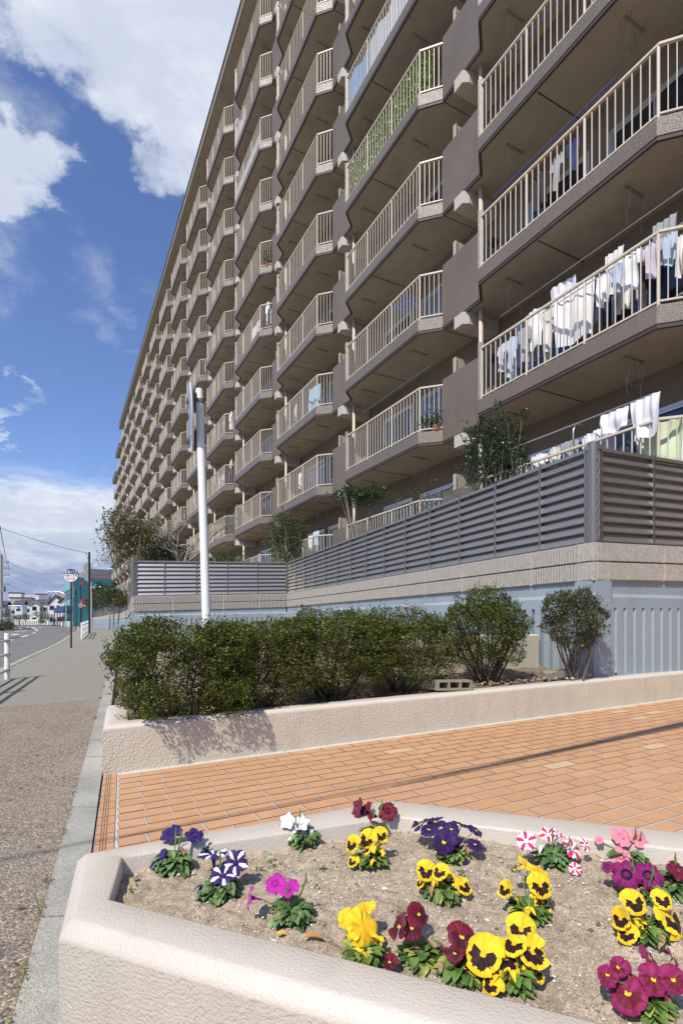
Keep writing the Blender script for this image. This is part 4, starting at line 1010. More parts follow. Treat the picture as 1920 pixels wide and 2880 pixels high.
def plant_foliage(parent, rnd, pal, n, rad, h, ln):
    b = MB(); st = MB()
    for i in range(n):
        a = rnd.uniform(0, 6.283); r_ = rad * rnd.random() ** .6 * .6; z = h * rnd.random() * (1 - .5 * r_ / rad); p = Vector((math.cos(a) * r_ * .6, math.sin(a) * r_ * .6, z * .8 + .004))
        dv = Vector((math.cos(a + rnd.uniform(-.6, .6)), math.sin(a + rnd.uniform(-.6, .6)), rnd.uniform(-.2, .55))); leaf_blade(b, p, dv, ln * rnd.uniform(.6, 1.15), ln * .68 * rnd.uniform(.8, 1.2), rnd.choices(range(3), (5, 3, 1.2))[0], rnd)
    b.build('foliage', LEAF[pal], parent, smooth=True)
def on_soil(px_, py_, z=.285):
    D = (EYE - z) * F / (py_ - HY); return Vector(((px_ - HX) / F * D, D, z))
P_plum = cm('petal_plum', (.20, .004, .10)); P_wine = cm('petal_wine', (.25, .012, .085))
ST_P = {'violet': (P_viol, None, P_dviol), 'star': (P_viol, P_white, P_dviol), 'magenta': (P_mag, None, P_dmag), 'white': (P_white, None, P_cream), 'whiteviolet': (P_white, None, P_cream), 'dred': (P_rose, P_dred, P_dred), 'redwhite': (P_white, P_rose, P_cream), 'pink': (P_pink, None, P_cream), 'purple': (P_plum, None, P_dviol)}
ST_P['dred'] = (P_crim, None, P_dred); ST_P['whiteviolet'] = (P_white, P_viol, P_cream)
P_fade = cm('petal_faded', (.36, .24, .13))
ST_V = {'yellow': (P_yel, P_blk, P_yel2, P_yel), 'plain': (P_yel, P_yel2, P_yel2, P_yel), 'violet': (P_pur, P_dviol, P_yel, P_pur), 'crimson': (P_crim, P_dred, P_yel, P_crim), 'wine': (P_wine, P_crim, P_yel, P_lil)}
K = 1920 / 1568
plants = [  # kind, style, base px (1568 scale), flowers [(x,y,size px)], label
    ('petunia', 'violet', (398, 2003), [(393, 1914, 46), (446, 1919, 38), (362, 1973, 46)], 'dark violet petunia nearest the left corner of the planter'),
    ('petunia', 'star', (503, 2056), [(490, 1962, 56), (540, 1982, 52), (512, 2010, 52), (470, 1952, 40)], 'purple petunia with white star stripes beside the dark violet one'),
    ('petunia', 'magenta', (668, 2118), [(573, 2062, 44), (632, 2030, 44), (664, 2040, 44)], 'magenta petunia, alone nearest the front rim'),
    ('petunia', 'whiteviolet', (697, 1945), [(660, 1886, 34), (684, 1918, 36), (692, 1890, 34), (662, 1912, 36)], 'small white petunia with violet edges at the back rim'),
    ('petunia', 'dred', (855, 1916), [(818, 1858, 46), (890, 1864, 40), (838, 1856, 34), (858, 1880, 26)], 'dark red petunia at the back corner of the rim'),
    ('pansy', 'yellow', (852, 1990), [(808, 1938, 38), (843, 1928, 44), (874, 1918, 36), (862, 1966, 42), (810, 1978, 28), (842, 1948, 34)], 'yellow pansy with dark blotches below the dark red petunia'),
    ('pansy', 'violet', (1038, 1978), [(966, 1894, 46), (1000, 1888, 46), (1060, 1894, 48), (1020, 1934, 54), (1052, 1960, 60), (1090, 1940, 36), (1092, 1908, 34), (985, 1906, 40), (1036, 1905, 36)], 'deep violet pansy at the back of the soil'),
    ('pansy', 'yellow', (1012, 2060), [(978, 2000, 44), (1010, 2002, 40), (1030, 2022, 36), (1064, 2036, 40), (965, 2028, 26)], 'yellow pansy below the deep violet one'),
    ('pansy', 'yellow', (1215, 2108), [(1212, 1985, 46), (1232, 1998, 48), (1240, 2034, 54), (1244, 2070, 54), (1160, 2042, 38), (1190, 1990, 34)], 'tall yellow pansy cluster below the red and white petunia'),
    ('petunia', 'redwhite', (1268, 1988), [(1208, 1932, 40), (1258, 1916, 34), (1286, 1916, 34), (1315, 1950, 44), (1344, 1940, 30), (1320, 1996, 26)], 'red and white striped petunia right of the deep violet pansy'),
    ('petunia', 'pink', (1436, 1975), [(1428, 1922, 44), (1466, 1926, 40), (1425, 1970, 38), (1375, 1930, 18)], 'pale pink petunia by the right back rim'),
    ('petunia', 'purple', (1480, 2060), [(1438, 2010, 58), (1488, 2012, 56), (1395, 1992, 26)], 'large purple petunia in front of the pink one'),
    ('petunia', 'dred', (1552, 2050), [(1556, 2000, 44), (1585, 2020, 40)], 'dark red petunia cut by the right edge of the photo'),
    ('pansy', 'plain', (834, 2205), [(832, 2128, 76), (796, 2108, 44), (838, 2085, 46)], 'plain yellow pansy with turned away blooms near the front rim'),
    ('pansy', 'crimson', (970, 2205), [(918, 2128, 58), (960, 2100, 50), (945, 2132, 50), (895, 2210, 34)], 'left crimson pansy beside the plain yellow one'),
    ('pansy', 'crimson', (1058, 2250), [(1060, 2152, 66), (1068, 2220, 76), (1045, 2190, 40)], 'right crimson pansy touching the big yellow cluster'),
    ('pansy', 'yellow', (1170, 2270), [(1110, 2192, 86), (1158, 2200, 80), (1222, 2188, 70), (1196, 2135, 66), (1226, 2236, 48), (1180, 2170, 60), (1128, 2262, 46)], 'biggest yellow and black pansy cluster at the front of the soil'),
    ('pansy', 'yellow', (1480, 2160), [(1455, 2072, 54), (1492, 2130, 60), (1425, 2110, 46), (1542, 2112, 78), (1520, 2066, 44), (1440, 2145, 46)], 'yellow pansy cluster at the right, in front of the large purple petunia'),
    ('pansy', 'wine', (1490, 2320), [(1442, 2282, 84), (1395, 2240, 46), (1420, 2222, 42), (1490, 2200, 50), (1500, 2250, 62), (1545, 2250, 56), (1548, 2200, 40)], 'wine red pansy in the bottom right corner of the photo')]
for pi, (kind, style, bp, fl, lab) in enumerate(plants):
    rnd = random.Random(100 + pi); base = on_soil(bp[0] * K, bp[1] * K - 8); base.z = soil_z(base.x, base.y)
    root = empty(kind + '_plant', base, lab, kind, 'pansies and petunias in the cream planter')
    sp_ = [ (Vector(((x * K - HX) / F, 1, 0)), y * K) for x, y, s_ in fl]
    plant_foliage(root, rnd, kind if kind == 'petunia' else 'pansy', 105 if kind == 'petunia' else 95, .088 if kind == 'petunia' else .082, .046 if kind == 'petunia' else .038, .036 if kind == 'petunia' else .031)
    stb = MB()
    for fi, (x, y, s_) in enumerate(fl):
        # bloom height follows from how far above its root the photo shows it, the bloom staying over its plant
        D = base.y + rnd.uniform(-.02, .012); z = EYE - (y * K - HY) * D / F
        zl = base.z + .025
        if z < zl: z = zl; D = (EYE - z) * F / (y * K - HY)
        if z > base.z + .080: z = base.z + .080; D = (EYE - z) * F / (y * K - HY)
        X = (x * K - HX) / F * D; size = s_ * K / F * D / 2 * (1.16 if kind == 'petunia' else 1.04)
        p = Vector((X, D, z)) - base; out = Vector((p.x, p.y, 0)); 
        nv = Vector((p.x * 9 + rnd.uniform(-.6, .4), -.62 + p.y * 6 + rnd.uniform(-.3, .4), .62 + rnd.uniform(-.35, .4)))
        if style == 'magenta' and fi == 0: nv = Vector((-1, -.15, .25))
        if kind == 'petunia': petunia(root, p, nv, size, ST_P[style], rnd)
        else:
            st_ = ST_V[style]
            if kind == 'pansy' and style == 'yellow' and fi in (0, 1) and pi == 8: st_ = ST_V['plain']
            pansy(root, p, nv, size * 1.12, st_, rnd)
        bk = p - nv.normalized() * size * (1.1 if kind == 'petunia' else .15); stb.tube([Vector((0, 0, .005)), Vector((bk.x * .5, bk.y * .5, bk.z * .7)), bk], [.0018, .0015, .0012], 5, cap=False)
    if kind == 'petunia':
        for _ in range(2):
            e = Vector((rnd.uniform(-.05, .05), rnd.uniform(-.03, .04), rnd.uniform(.07, .10))); stb.tube([e * .5, e, e + Vector((0, 0, .022))], [.0012, .0035, .001], 5)
    for _ in range(4 if kind == 'pansy' else 2):       # buds and faded blooms low in the clump
        a = rnd.uniform(0, 6.28); r_ = rnd.uniform(.015, .05); q = Vector((math.cos(a) * r_, math.sin(a) * r_, rnd.uniform(.02, .055))); b2 = MB()
        for k in range(4): leaf_blade(b2, q, Vector((rnd.uniform(-1, 1), rnd.uniform(-1, 1), rnd.uniform(-.6, .6))), rnd.uniform(.012, .022), .012, 0, rnd, .8)
        b2.build('faded_bloom', rnd.choice((ST_V.get(style, ST_P.get(style, (P_yel,)))[0], P_fade)), root, smooth=True)
    stb.build('stem', LEAF['pansy'][0], root)

b = MB(); rnd = random.Random(77)
for x, y in ((595, 2000), (740, 2000), (620, 1985), (1060, 2010), (300, 2050), (1180, 2000), (1500, 1935), (1420, 2060)):
    p = on_soil(x * K, y * K)
    for _ in range(9): leaf_blade(b, p + Vector((rnd.uniform(-.008, .008), rnd.uniform(-.008, .008), .004)), Vector((rnd.uniform(-1, 1), rnd.uniform(-1, 1), rnd.uniform(.2, 1))), .011, .006, rnd.randint(0, 1), rnd)
stuff(tag(b.build('seedlings', LEAF['weed']), 'tiny green seedlings sprouting in the planter soil', 'seedlings'))
for (x, y, c_, lab) in ((718, 2160, (.42, .20, .06), 'orange brown dry leaf on the soil by the front rim'), (655, 2152, (.75, .42, .03), 'small withered orange petal below the magenta petunia')):
    b = MB(); p = on_soil(x * K, y * K - 6, .29); leaf_blade(b, p - Vector((.02, 0, 0)), Vector((1, -.1, .1)), .045 if x > 700 else .022, .018, 0, rnd, .1)
    tag(b.build('dry_leaf', mat('dry_%d' % x, c_, .6)), lab, 'leaf')

# ------------------------------------------------------------------ street things
def guardrail(pts, label, hgt=.80, shift=0, r=.043, curl=None):
    root = empty('guardrail', (0, 0, 0), label, 'guardrail', 'white pipe guardrails along the pavement edge'); top = []
    for (x, y) in pts:
        z = g(y); b = MB(); b.tube([(x, y, z - .1), (x, y, z + hgt - .01), (x, y, z + hgt)], [r, r, r * .85], 14); b.build('post', white_p, root, auto=40); top.append(z)
    for fr in (.84, .54, .20):
        b = MB(); P = [Vector((x, y, z + hgt * fr)) for (x, y), z in zip(pts, top)]
        if curl is not None and fr == .84: pass
        b.tube(P, r * .62, 10); b.build('rail', white_p, root, smooth=True)
    return root
gA = ground(20, 1911)
gl = [(gA.x + .41 * 2.0 * k, gA.y - 2.0 * k) for k in range(0, 4)]
rl0 = guardrail(gl, 'near white guardrail at the left edge with rusty bolts')
b = MB()
for zf_ in (.84, .54, .20):
    for dx in (-1, 1): b.tube([(gA.x + dx * .043, gA.y - .01, gA.z + .8 * zf_), (gA.x + dx * .056, gA.y - .012, gA.z + .8 * zf_)], .012, 8)
b.build('bolts', mat('rust', (.16, .07, .035), .8), rl0)
g0, g1 = ground(230, 1799), ground(250, 1780)
guardrail([(g0.x + (g1.x - g0.x) * t, g0.y + (g1.y - g0.y) * t) for t in (0, .2, .4, .6, .8, 1)], 'middle white guardrail between the bus stop and the black pole', .78)
far_pts = [(-36.8 - 1.2 * k * .62, 73 + 1.2 * k) for k in range(8)]
guardrail(far_pts, 'farthest white guardrail in front of the teal building', .85)
guardrail([(-33.4 + (-3.4) * t, 66 + 7 * t) for t in (0, .3, .6)], 'short white guardrail where the far pavement bends', .85)

# bus stop sign
bs = ground(200, 1823); bus = empty('bus_stop_sign', bs, 'round bus stop sign with Japanese lettering on a brown pole at the kerb', 'bus stop sign')
b = MB(); b.tube([(0, 0, -.1), (0, 0, 2.28)], .032, 12); b.build('pole', darkpole, bus, auto=40)
sc_ = at(201.5, 1619, bs.y) - bs; zc = sc_.z
def ell(b, a_, c_, y0, y1, z, m=None, n=48):
    ring = [(a_ * math.cos(6.2832 * k / n), z + c_ * math.sin(6.2832 * k / n)) for k in range(n)]
    vs = [(x, y0, zz_) for x, zz_ in ring] + [(x, y1, zz_) for x, zz_ in ring]; b.add(vs, [tuple(range(n)), tuple(range(2 * n - 1, n - 1, -1))] + [(i, i + n, (i + 1) % n + n, (i + 1) % n) for i in range(n)], m)
RA, RC = .265, .228
b = MB(); ell(b, RA, RC, -.02, .02, zc); fixn(b.build('rim', mat('sign_rim', (.04, .04, .05), .5), bus))
b = MB(); ell(b, RA - .014, RC - .014, -.026, -.0202, zc); fixn(b.build('sign_face', white_p, bus))
b = MB(); n_ = 30; z_cut = zc + RC * .25; top_pts = []
a2, c2 = RA - .015, RC - .015; th0 = math.asin((z_cut - zc) / c2)
for k in range(n_ + 1):
    th = th0 + (math.pi - 2 * th0) * k / n_; top_pts.append((a2 * math.cos(th), -.0285, zc + c2 * math.sin(th)))
b.face(top_pts); b.build('blue_band', mat('sign_blue', (.02, .035, .22), .4), bus)
def text(txt, size, loc, m, parent, name='lettering', bold=.012, sx=1.0):
    cu = bpy.data.curves.new('t', 'FONT'); cu.body = txt; cu.size = size; cu.align_x = 'CENTER'; cu.align_y = 'CENTER'; cu.extrude = .0006; cu.offset = size * bold
    tmp = bpy.data.objects.new('t', cu); COL.objects.link(tmp); bpy.context.view_layer.update()
    me = bpy.data.meshes.new_from_object(tmp.evaluated_get(bpy.context.evaluated_depsgraph_get())); bpy.data.objects.remove(tmp)
    me.materials.clear(); me.materials.append(m); o = bpy.data.objects.new(name, me); COL.objects.link(o); o.rotation_euler = (R(90), 0, 0); o.location = loc; o.scale = (sx, 1, 1); o.parent = parent; return o
text('阪急バス', .112, (0, -.0305, zc + .118), white_p, bus)
text('小浜一丁目', .092, (0, -.0285, zc + .0), mat('sign_black', (.02, .02, .025), .5), bus)
text('のりば', .100, (0, -.0285, zc - .115), mat('sign_red', (.62, .03, .03), .5), bus)
b = MB(); b.box(-.05, .05, -.0, .04, 2.10, 2.18); b.build('clamp', alu, bus)

def pole(px_, top_y, base_y, r, m, label, cat='pole', name='utility_pole', D=None):
    q = ground(px_, base_y); 
    if D: q = Vector(((px_ - HX) / F * D, D, g(D)))
    h = (HY - top_y) / F * q.y + EYE - q.z; root = empty(name, q, label, cat); b = MB(); b.tube([(0, 0, -.2), (0, 0, h)], [r, r * .8], 12); b.build('post', m, root, auto=40); return root, q, h
rt, q, h = pole(251, 1553, 1781, .075, blackp, 'tall black pole standing beside the curving blue wall', 'pole', 'black_pole')
b = MB(); b.tube([(0, 0, h - .1), (-.25, 0, h - .1)], .02, 6); b.tube([(-.22, 0, h - .15), (-.22, 0, h - .02)], .03, 8); b.tube([(-.1, 0, h - .4), (-.1, 0, h - .28)], .05, 8); b.build('insulator', concrete, rt)
rt, q, h = pole(257, 1636, 1778, .05, alu, 'grey steel post of the traffic signal next to the black pole', 'signal post', 'signal_post', D=34.6)
b = MB(); b.tube([(0, 0, h - .45), (-.12, 0, h - .4), (-.2, 0, h), (-.2, 0, h + .9)], .035, 8); b.build('arm', alu, rt)
b = MB(); b.disc((-.28, .05, h + .95), .30, (0.2, 1, 0), 24, thick=.03); b.disc((-.28, .05, h + .30), .26, (0.2, 1, 0), 24, thick=.03); b.build('sign_disc', aludark, rt)
b = MB(); b.tube([(.0, 0, h + 1.0), (.25, 0, h + 1.05), (.42, 0, h + 1.12)], [.02, .03, .05], 8); b.box(.15, .5, -.06, .06, h + 1.04, h + 1.12); b.build('lamp_head', white_p, rt)
rt, q, h = pole(227, 1637, 1757, .06, blackp, 'dark post carrying two red signal lamps before the teal building', 'signal post', 'signal_post', D=52)
for zz_ in (h - .15, h - 1.85):
    b = MB(); b.box(0, .34, -.1, .1, zz_ - .12, zz_ + .12); b.build('red_lamp', mat('red_lamp', (.42, .02, .03), .5), rt)
b = MB(); b.box(.1, .5, -.08, .08, h - 2.35, h - 2.26); b.build('lamp_head', white_p, rt)
rt, q, h = pole(214, 1668, 1757, .05, blackp, 'thin dark pole between the bus stop and the teal building', 'pole', 'street_pole', D=56)
# small round mirror on the pole before the teal building
rt = empty('traffic_mirror', (*at(228, 1757, 50).xy, g(50)), 'small distant round mirror in front of the teal building', 'traffic mirror'); hh = 2.25
b = MB(); b.disc((0, 0, hh), .27, (0.15, 1, 0), 28, thick=.06); b.build('mirror_rim', mat('mirror_rim', (.28, .18, .12), .5), rt); b = MB(); b.disc((-.01, -.045, hh), .22, (0.15, 1, 0), 28, thick=.03); b.build('mirror_face', aludark, rt)
b = MB(); b.tube([(0, .1, -.1), (0, .1, hh)], .04, 8); b.build('post', blackp, rt)
# blue triangle crossing sign
rt, q, h = pole(131, 1690, 1759, .05, alu, 'blue triangular pedestrian crossing sign on a grey post', 'road sign', 'crossing_sign', D=85)
q_ = at(138, 1672, 85) - q
def tri(b, s_, y, m=None): b.add([(q_.x - s_, y, q_.z - s_ * .75), (q_.x + s_, y, q_.z - s_ * .75), (q_.x, y, q_.z + s_ * .95), (q_.x - s_, y + .02, q_.z - s_ * .75), (q_.x + s_, y + .02, q_.z - s_ * .75), (q_.x, y + .02, q_.z + s_ * .95)], [(0, 1, 2), (5, 4, 3), (0, 3, 4, 1), (1, 4, 5, 2), (2, 5, 3, 0)], m)
sb_ = mat('road_sign_blue', (.02, .12, .35), .4)
b = MB(); tri(b, .56, -.02, 0); tri(b, .50, -.03, 1); b.build('sign_plate', [white_p, sb_], rt)
b = MB()
for dx in (-.11, .12):
    b.disc((q_.x + dx, -.045, q_.z + .12), .05, (0, 1, 0), 10, thick=.01); b.box(q_.x + dx - .04, q_.x + dx + .04, -.05, -.04, q_.z - .14, q_.z + .06)
    b.face([(q_.x + dx - .04, -.045, q_.z - .12), (q_.x + dx + .0, -.045, q_.z - .12), (q_.x + dx - .06, -.045, q_.z - .34), (q_.x + dx - .1, -.045, q_.z - .34)]); b.face([(q_.x + dx, -.045, q_.z - .12), (q_.x + dx + .04, -.045, q_.z - .12), (q_.x + dx + .1, -.045, q_.z - .34), (q_.x + dx + .06, -.045, q_.z - .34)])
b.build('walking_figures', white_p, rt)
b = MB(); b.tube([(0, 0, h - .02), (q_.x, 0, q_.z - .3)], .03, 6); b.build('arm', alu, rt)
# curved street lamp
rt, q, h = pole(186, 1680, 1757, .07, alu, 'grey curved street lamp left of the teal building', 'street lamp', 'street_lamp', D=72)
b = MB(); b.tube([(0, 0, h), (-.25, 0, h + .5), (-.9, 0, h + .72), (-1.9, 0, h + .78)], [.06, .055, .05, .04], 8); b.build('arm', alu, rt)
b = MB(); b.box(-2.5, -1.7, -.15, .15, h + .68, h + .82); b.build('lamp_head', white_p, rt)
# direction sign over the road on the left
rt, q, h = pole(62, 1703, 1761, .07, alu, 'grey post holding the pale blue direction board over the far road', 'road sign', 'direction_sign', D=105)
b = MB(); sx0 = (25 - HX) / F * 105 - q.x; sx1 = (56.5 - HX) / F * 105 - q.x; z0 = EYE + (HY - 1712.5) / F * 105 - q.z; z1 = EYE + (HY - 1706.5) / F * 105 - q.z
b.box(sx0, sx1, -.05, .05, z0, z1, 0); b.box(sx1 - .45, sx1 - .08, -.07, -.052, z0 + .06, z1 - .06, 1); b.box(sx0 + .1, sx0 + .35, -.07, -.052, z0 + .12, z1 - .12, 1); b.build('board', [mat('pale_board', (.40, .52, .62), .5), sb_], rt)
b = MB(); b.tube([(sx0 - .1, 0, h - .05), (0.1, 0, h - .05)], .05, 6); b.build('arm', alu, rt)
# concrete utility pole with cross arms and cables
rt, q, h = pole(3, 1560, 1757, .19, concrete, 'concrete utility pole with crossarms and cables at the left edge', 'utility pole', 'utility_pole', D=62)
b = MB()
for zz_ in (h - .9, h - 1.6, h - 2.4, h - 3.5):
    b.box(-.9, 1.0, -.05, .05, zz_ - .04, zz_ + .04)
    for x_ in (-.6, .35, .6, .85): b.tube([(x_, 0, zz_), (x_, 0, zz_ + .2)], .04, 6)
b.box(.2, .45, -.15, .15, h - 4.3, h - 3.7); b.build('crossarm', mat('arm_grey', (.22, .22, .23), .6), rt)
def cable(p, q2, sag, r_, label, group='overhead cables'):
    b = MB(); P = [p.lerp(q2, t / 14) - Vector((0, 0, sag * 4 * (t / 14) * (1 - t / 14))) for t in range(15)]; b.tube(P, r_, 4); tag(b.build('overhead_cable', blackp), label, 'cable', group)
q3 = Vector((q.x, q.y, q.z))
blk_top = at(247, 1556, 33.5)
cable(at(-160, 1420, 30), blk_top, .25, .012, 'single cable sloping down to the top of the black pole')
for dz_, y2, lab in ((h - .9, 1610, 'topmost cable leaving the concrete pole'), (h - 1.6, 1625, 'second cable leaving the concrete pole'), (h - 2.4, 1646, 'third cable leaving the concrete pole'), (h - 3.5, 1672, 'lowest cable leaving the concrete pole')):
    cable(q3 + Vector((.8, 0, dz_)), at(180, y2, 110), .8, .012, lab)
cable(q3 + Vector((.4, 0, h - .7)), at(-40, 1400, 35), .5, .022, 'cable climbing left from the concrete pole')
cable(q3 + Vector((.9, 0, h - 1.4)), at(0, 1480, 30), .4, .022, 'cable looping towards the camera from the concrete pole')
# left edge crossing sign (part of a blue triangle)
rt, q, h = pole(1.5, 1716, 1770, .04, alu, 'second blue triangular sign cut by the left edge of the photo', 'road sign', 'crossing_sign', D=58)
q_ = at(0, 1709, 58) - q; b = MB(); tri(b, .30, -.02, 0); tri(b, .25, -.03, 1); b.build('sign_plate', [white_p, sb_], rt)

# teal building
teal = mat('teal_wall', (.055, .25, .31), .7, var=.08); tealL = mat('light_teal_wall', (.19, .46, .45), .7, var=.05); hw = mat('house_white', (.82, .82, .80), .8, var=.06, vscale=.5); slate = mat('slate_roof', (.075, .08, .095), .7, var=.2, vscale=2)
beige_h = mat('house_beige', (.46, .40, .34), .8, var=.05); brownh = mat('house_brown', (.12, .08, .06), .8); greyh = mat('house_grey', (.30, .30, .31), .8)
tb = empty('office_building', (0, 0, 0), 'teal three storey building with a lighter corner and white windows beyond the bus stop', 'office building')
TA = Vector(((181 - HX) / F * 100, 100)); TB_ = Vector(((205 - HX) / F * 88, 88)); TC = Vector(((330 - HX) / F * 93, 93)); TD = TA + (TC - TB_)
ztp = EYE + (HY - 1624) / F * 88
b = MB(); b.prism([TA, TB_, TC, TD], 0, ztp); b.build('wall', teal, tb)
def panel(b, p, q2, t0, t1, z0, z1, off, th=.06, m=None):
    dd = (q2 - p); nn = Vector((dd.y, -dd.x)).normalized() * off; a = p + dd * t0 + nn; c = p + dd * t1 + nn; b.obox(a, c, th, z0, z1, m)
b = MB()
for z0, z1 in ((ztp - 1.8, ztp - .02), (ztp - 4.9, ztp - 3.5), (.0, ztp - 7.2), (ztp - 6.9, ztp - 6.0)): panel(b, TA, TB_, .0, 1, max(.1, z0), max(.3, z1), .05)
b.build('light_facade', tealL, tb)
for z0 in (ztp - 3.4, ztp - 5.95):
    for t0 in (.12, .3, .48, .66):
        b = MB(); panel(b, TA, TB_, t0, t0 + .14, z0, z0 + 1.4, .04, .05, 0); b.build('window', glassd, tb)
for (px0, px1, z0, z1) in ((254, 271, ztp - 3.3, ztp - 1.3), (254, 271, ztp - 7.2, ztp - 5.4), (207, 208.5, ztp - 3.2, ztp - 1.6)):
    def tt(px_):
        k_ = (px_ - HX) / F; a = TB_; dd = TC - TB_; return (k_ * a.y - a.x) / (dd.x - k_ * dd.y)
    t0, t1 = tt(px0), tt(px1); b = MB(); panel(b, TB_, TC, t0, t1, z0, z1, .05, .08, 0); wn = b.build('window', white_p, tb); b = MB(); panel(b, TB_, TC, t0 + (t1 - t0) * .12, t0 + (t1 - t0) * .45, z0 + .25, z1 - .25, .11, .03); b.build('pane', glassd, wn)
b = MB(); panel(b, TB_, TC, .02, .98, ztp + .0, ztp + .08, -.2, .1, 0)
for k in range(24): panel(b, TB_, TC, .02 + k * .04, .0235 + k * .04, ztp + .08, ztp + .62, -.2, .05, 0)
panel(b, TB_, TC, .02, .98, ztp + .6, ztp + .66, -.2, .06, 0); b.build('roof_railing', mat('red_rail', (.45, .05, .09), .5), tb)
b = MB(); b.prism([TB_.lerp(TC, .35) + (TD - TC) * .2, TB_.lerp(TC, .95) + (TD - TC) * .2, TB_.lerp(TC, .95) + (TD - TC) * .8, TB_.lerp(TC, .35) + (TD - TC) * .8], ztp, ztp + 1.9); b.build('penthouse', greyh, tb)
b = MB(); panel(b, TA, TB_, -.55, .95, 3.0, 3.9, .6, 1.2)
o = b.build('awning', mat('awning_blue', (.03, .07, .22), .6), tb)
b = MB()
for t in (-.5, -.1, .3, .7): panel(b, TA, TB_, t, t + .05, .3, 3.0, 1.1, .12)
b.build('awning_posts', mat('dark_red', (.14, .03, .04), .6), tb)
# tall white block with blue top behind
wb = empty('tower_block', (0, 0, 0), 'white block with a blue band rising behind the teal building', 'building')
b = MB(); q = at(303, 1752, 150); q2 = at(330, 1752, 150); b.box(q.x, q2.x + 4, 150, 160, 0, EYE + (HY - 1598) / F * 150); b.build('wall', hw, wb)
b = MB(); b.box(q.x + .2, q2.x + 4.2, 149.8, 149.98, 3, EYE + (HY - 1572) / F * 150 - 3.0 + .2); b.build('blue_band', teal, wb)

def house(px0, px1, top, D, label, wallmat=hw, roof='gable', depth=9, eave=None, rmat=slate, wins=2, name='house'):
    x0 = (px0 - HX) / F * D; x1 = (px1 - HX) / F * D; zt2 = EYE + (HY - top) / F * D; ze = EYE + (HY - (eave or top + 7)) / F * D; y0 = D; y1 = D + depth
    root = empty(name, ((x0 + x1) / 2, (y0 + y1) / 2, g(D)), label, 'house' if name == 'house' else 'building', 'houses across the far junction'); ox, oy, oz = root.location
    b = MB(); b.box(x0 - ox, x1 - ox, y0 - oy, y1 - oy, -.2, ze - oz); 
    if roof == 'gable_front':
        xm = (x0 + x1) / 2; b.add([(x0 - ox, y0 - oy, ze - oz), (x1 - ox, y0 - oy, ze - oz), (xm - ox, y0 - oy, zt2 - oz)], [(0, 1, 2)])
    b.build('wall', wallmat, root); b = MB()
    if roof == 'gable':
        ym = (y0 + y1) / 2
        for s0, yy in ((y0 - .5, ym), (y1 + .5, ym)):
            b.add([(x0 - .4 - ox, s0 - oy, ze - .15 - oz), (x1 + .4 - ox, s0 - oy, ze - .15 - oz), (x1 + .4 - ox, yy - oy, zt2 - oz), (x0 - .4 - ox, yy - oy, zt2 - oz), (x0 - .4 - ox, s0 - oy, ze + .05 - oz), (x1 + .4 - ox, s0 - oy, ze + .05 - oz), (x1 + .4 - ox, yy - oy, zt2 + .2 - oz), (x0 - .4 - ox, yy - oy, zt2 + .2 - oz)],
                  [(3, 2, 1, 0), (4, 5, 6, 7), (0, 1, 5, 4), (1, 2, 6, 5), (2, 3, 7, 6), (3, 0, 4, 7)])
    elif roof == 'gable_front':
        xm = (x0 + x1) / 2
        for xa in (x0 - .5, x1 + .5):
            sg = -.15; b.add([(xa - ox, y0 - .5 - oy, ze + sg - oz), (xm - ox, y0 - .5 - oy, zt2 + .05 - oz), (xm - ox, y1 + .3 - oy, zt2 + .05 - oz), (xa - ox, y1 + .3 - oy, ze + sg - oz), (xa - ox, y0 - .5 - oy, ze + sg + .28 - oz), (xm - ox, y0 - .5 - oy, zt2 + .33 - oz), (xm - ox, y1 + .3 - oy, zt2 + .33 - oz), (xa - ox, y1 + .3 - oy, ze + sg + .28 - oz)],
                             [(3, 2, 1, 0), (4, 5, 6, 7), (0, 1, 5, 4), (1, 2, 6, 5), (2, 3, 7, 6), (3, 0, 4, 7)])
    else: b.box(x0 - .2 - ox, x1 + .2 - ox, y0 - .2 - oy, y1 + .2 - oy, ze - oz, ze + .35 - oz)
    fixn(b.build('roof', rmat, root)); rn = random.Random(int(px0 * 7)); W_ = x1 - x0
    for i in range(wins):
        for fl_ in range(2 if ze > 5.5 else 1):
            cx = x0 + W_ * (i + .5) / wins + rn.uniform(-.3, .3); z0 = 1.3 + fl_ * 2.8 + rn.uniform(-.1, .2)
            if z0 + 1.2 > ze: continue
            b = MB(); b.box(cx - .6 - ox, cx + .6 - ox, y0 - .06 - oy, y0 - .002 - oy, z0 - oz, z0 + 1.1 - oz); w_ = b.build('window', alu, root); b = MB(); b.box(cx - .52 - ox, cx + .52 - ox, y0 - .075 - oy, y0 - .062 - oy, z0 + .08 - oz, z0 + 1.02 - oz); b.build('pane', glassd, w_)
    root.rotation_euler = (0, 0, .6 * math.atan2(-(x0 + x1) / 2, D)); root.scale = (.9, .6, 1)
    return root
house(145, 186, 1676, 112, 'nearest white house with a dark roof beside the teal building', roof='gable_front', eave=1694, wins=2, rmat=slate)
house(117, 150, 1676, 125, 'white house with brown gable left of the nearest white house', roof='gable_front', eave=1697, wins=2, rmat=brownh)
house(84, 118, 1686, 140, 'white house with a blue grey roof above the roundest street tree', roof='gable', eave=1696)
house(38, 84, 1686, 150, 'long white house with a slate roof in the middle of the row', roof='gable', eave=1697, wins=3)
house(62, 90, 1694, 138, 'low white house stepping forward from the slate roofed one', roof='gable_front', eave=1702, wins=1, rmat=greyh)
house(20, 42, 1689, 142, 'tall narrow white house towards the left end of the row', roof='gable', eave=1699, wins=1)
house(8, 42, 1667, 185, 'white flat roofed block at the far left of the row', roof='flat', eave=1668, wins=3, name='block')
house(10, 70, 1681, 175, 'beige flat roofed block behind the slate roofed house', roof='flat', eave=1682, wallmat=beige_h, wins=3, name='block')
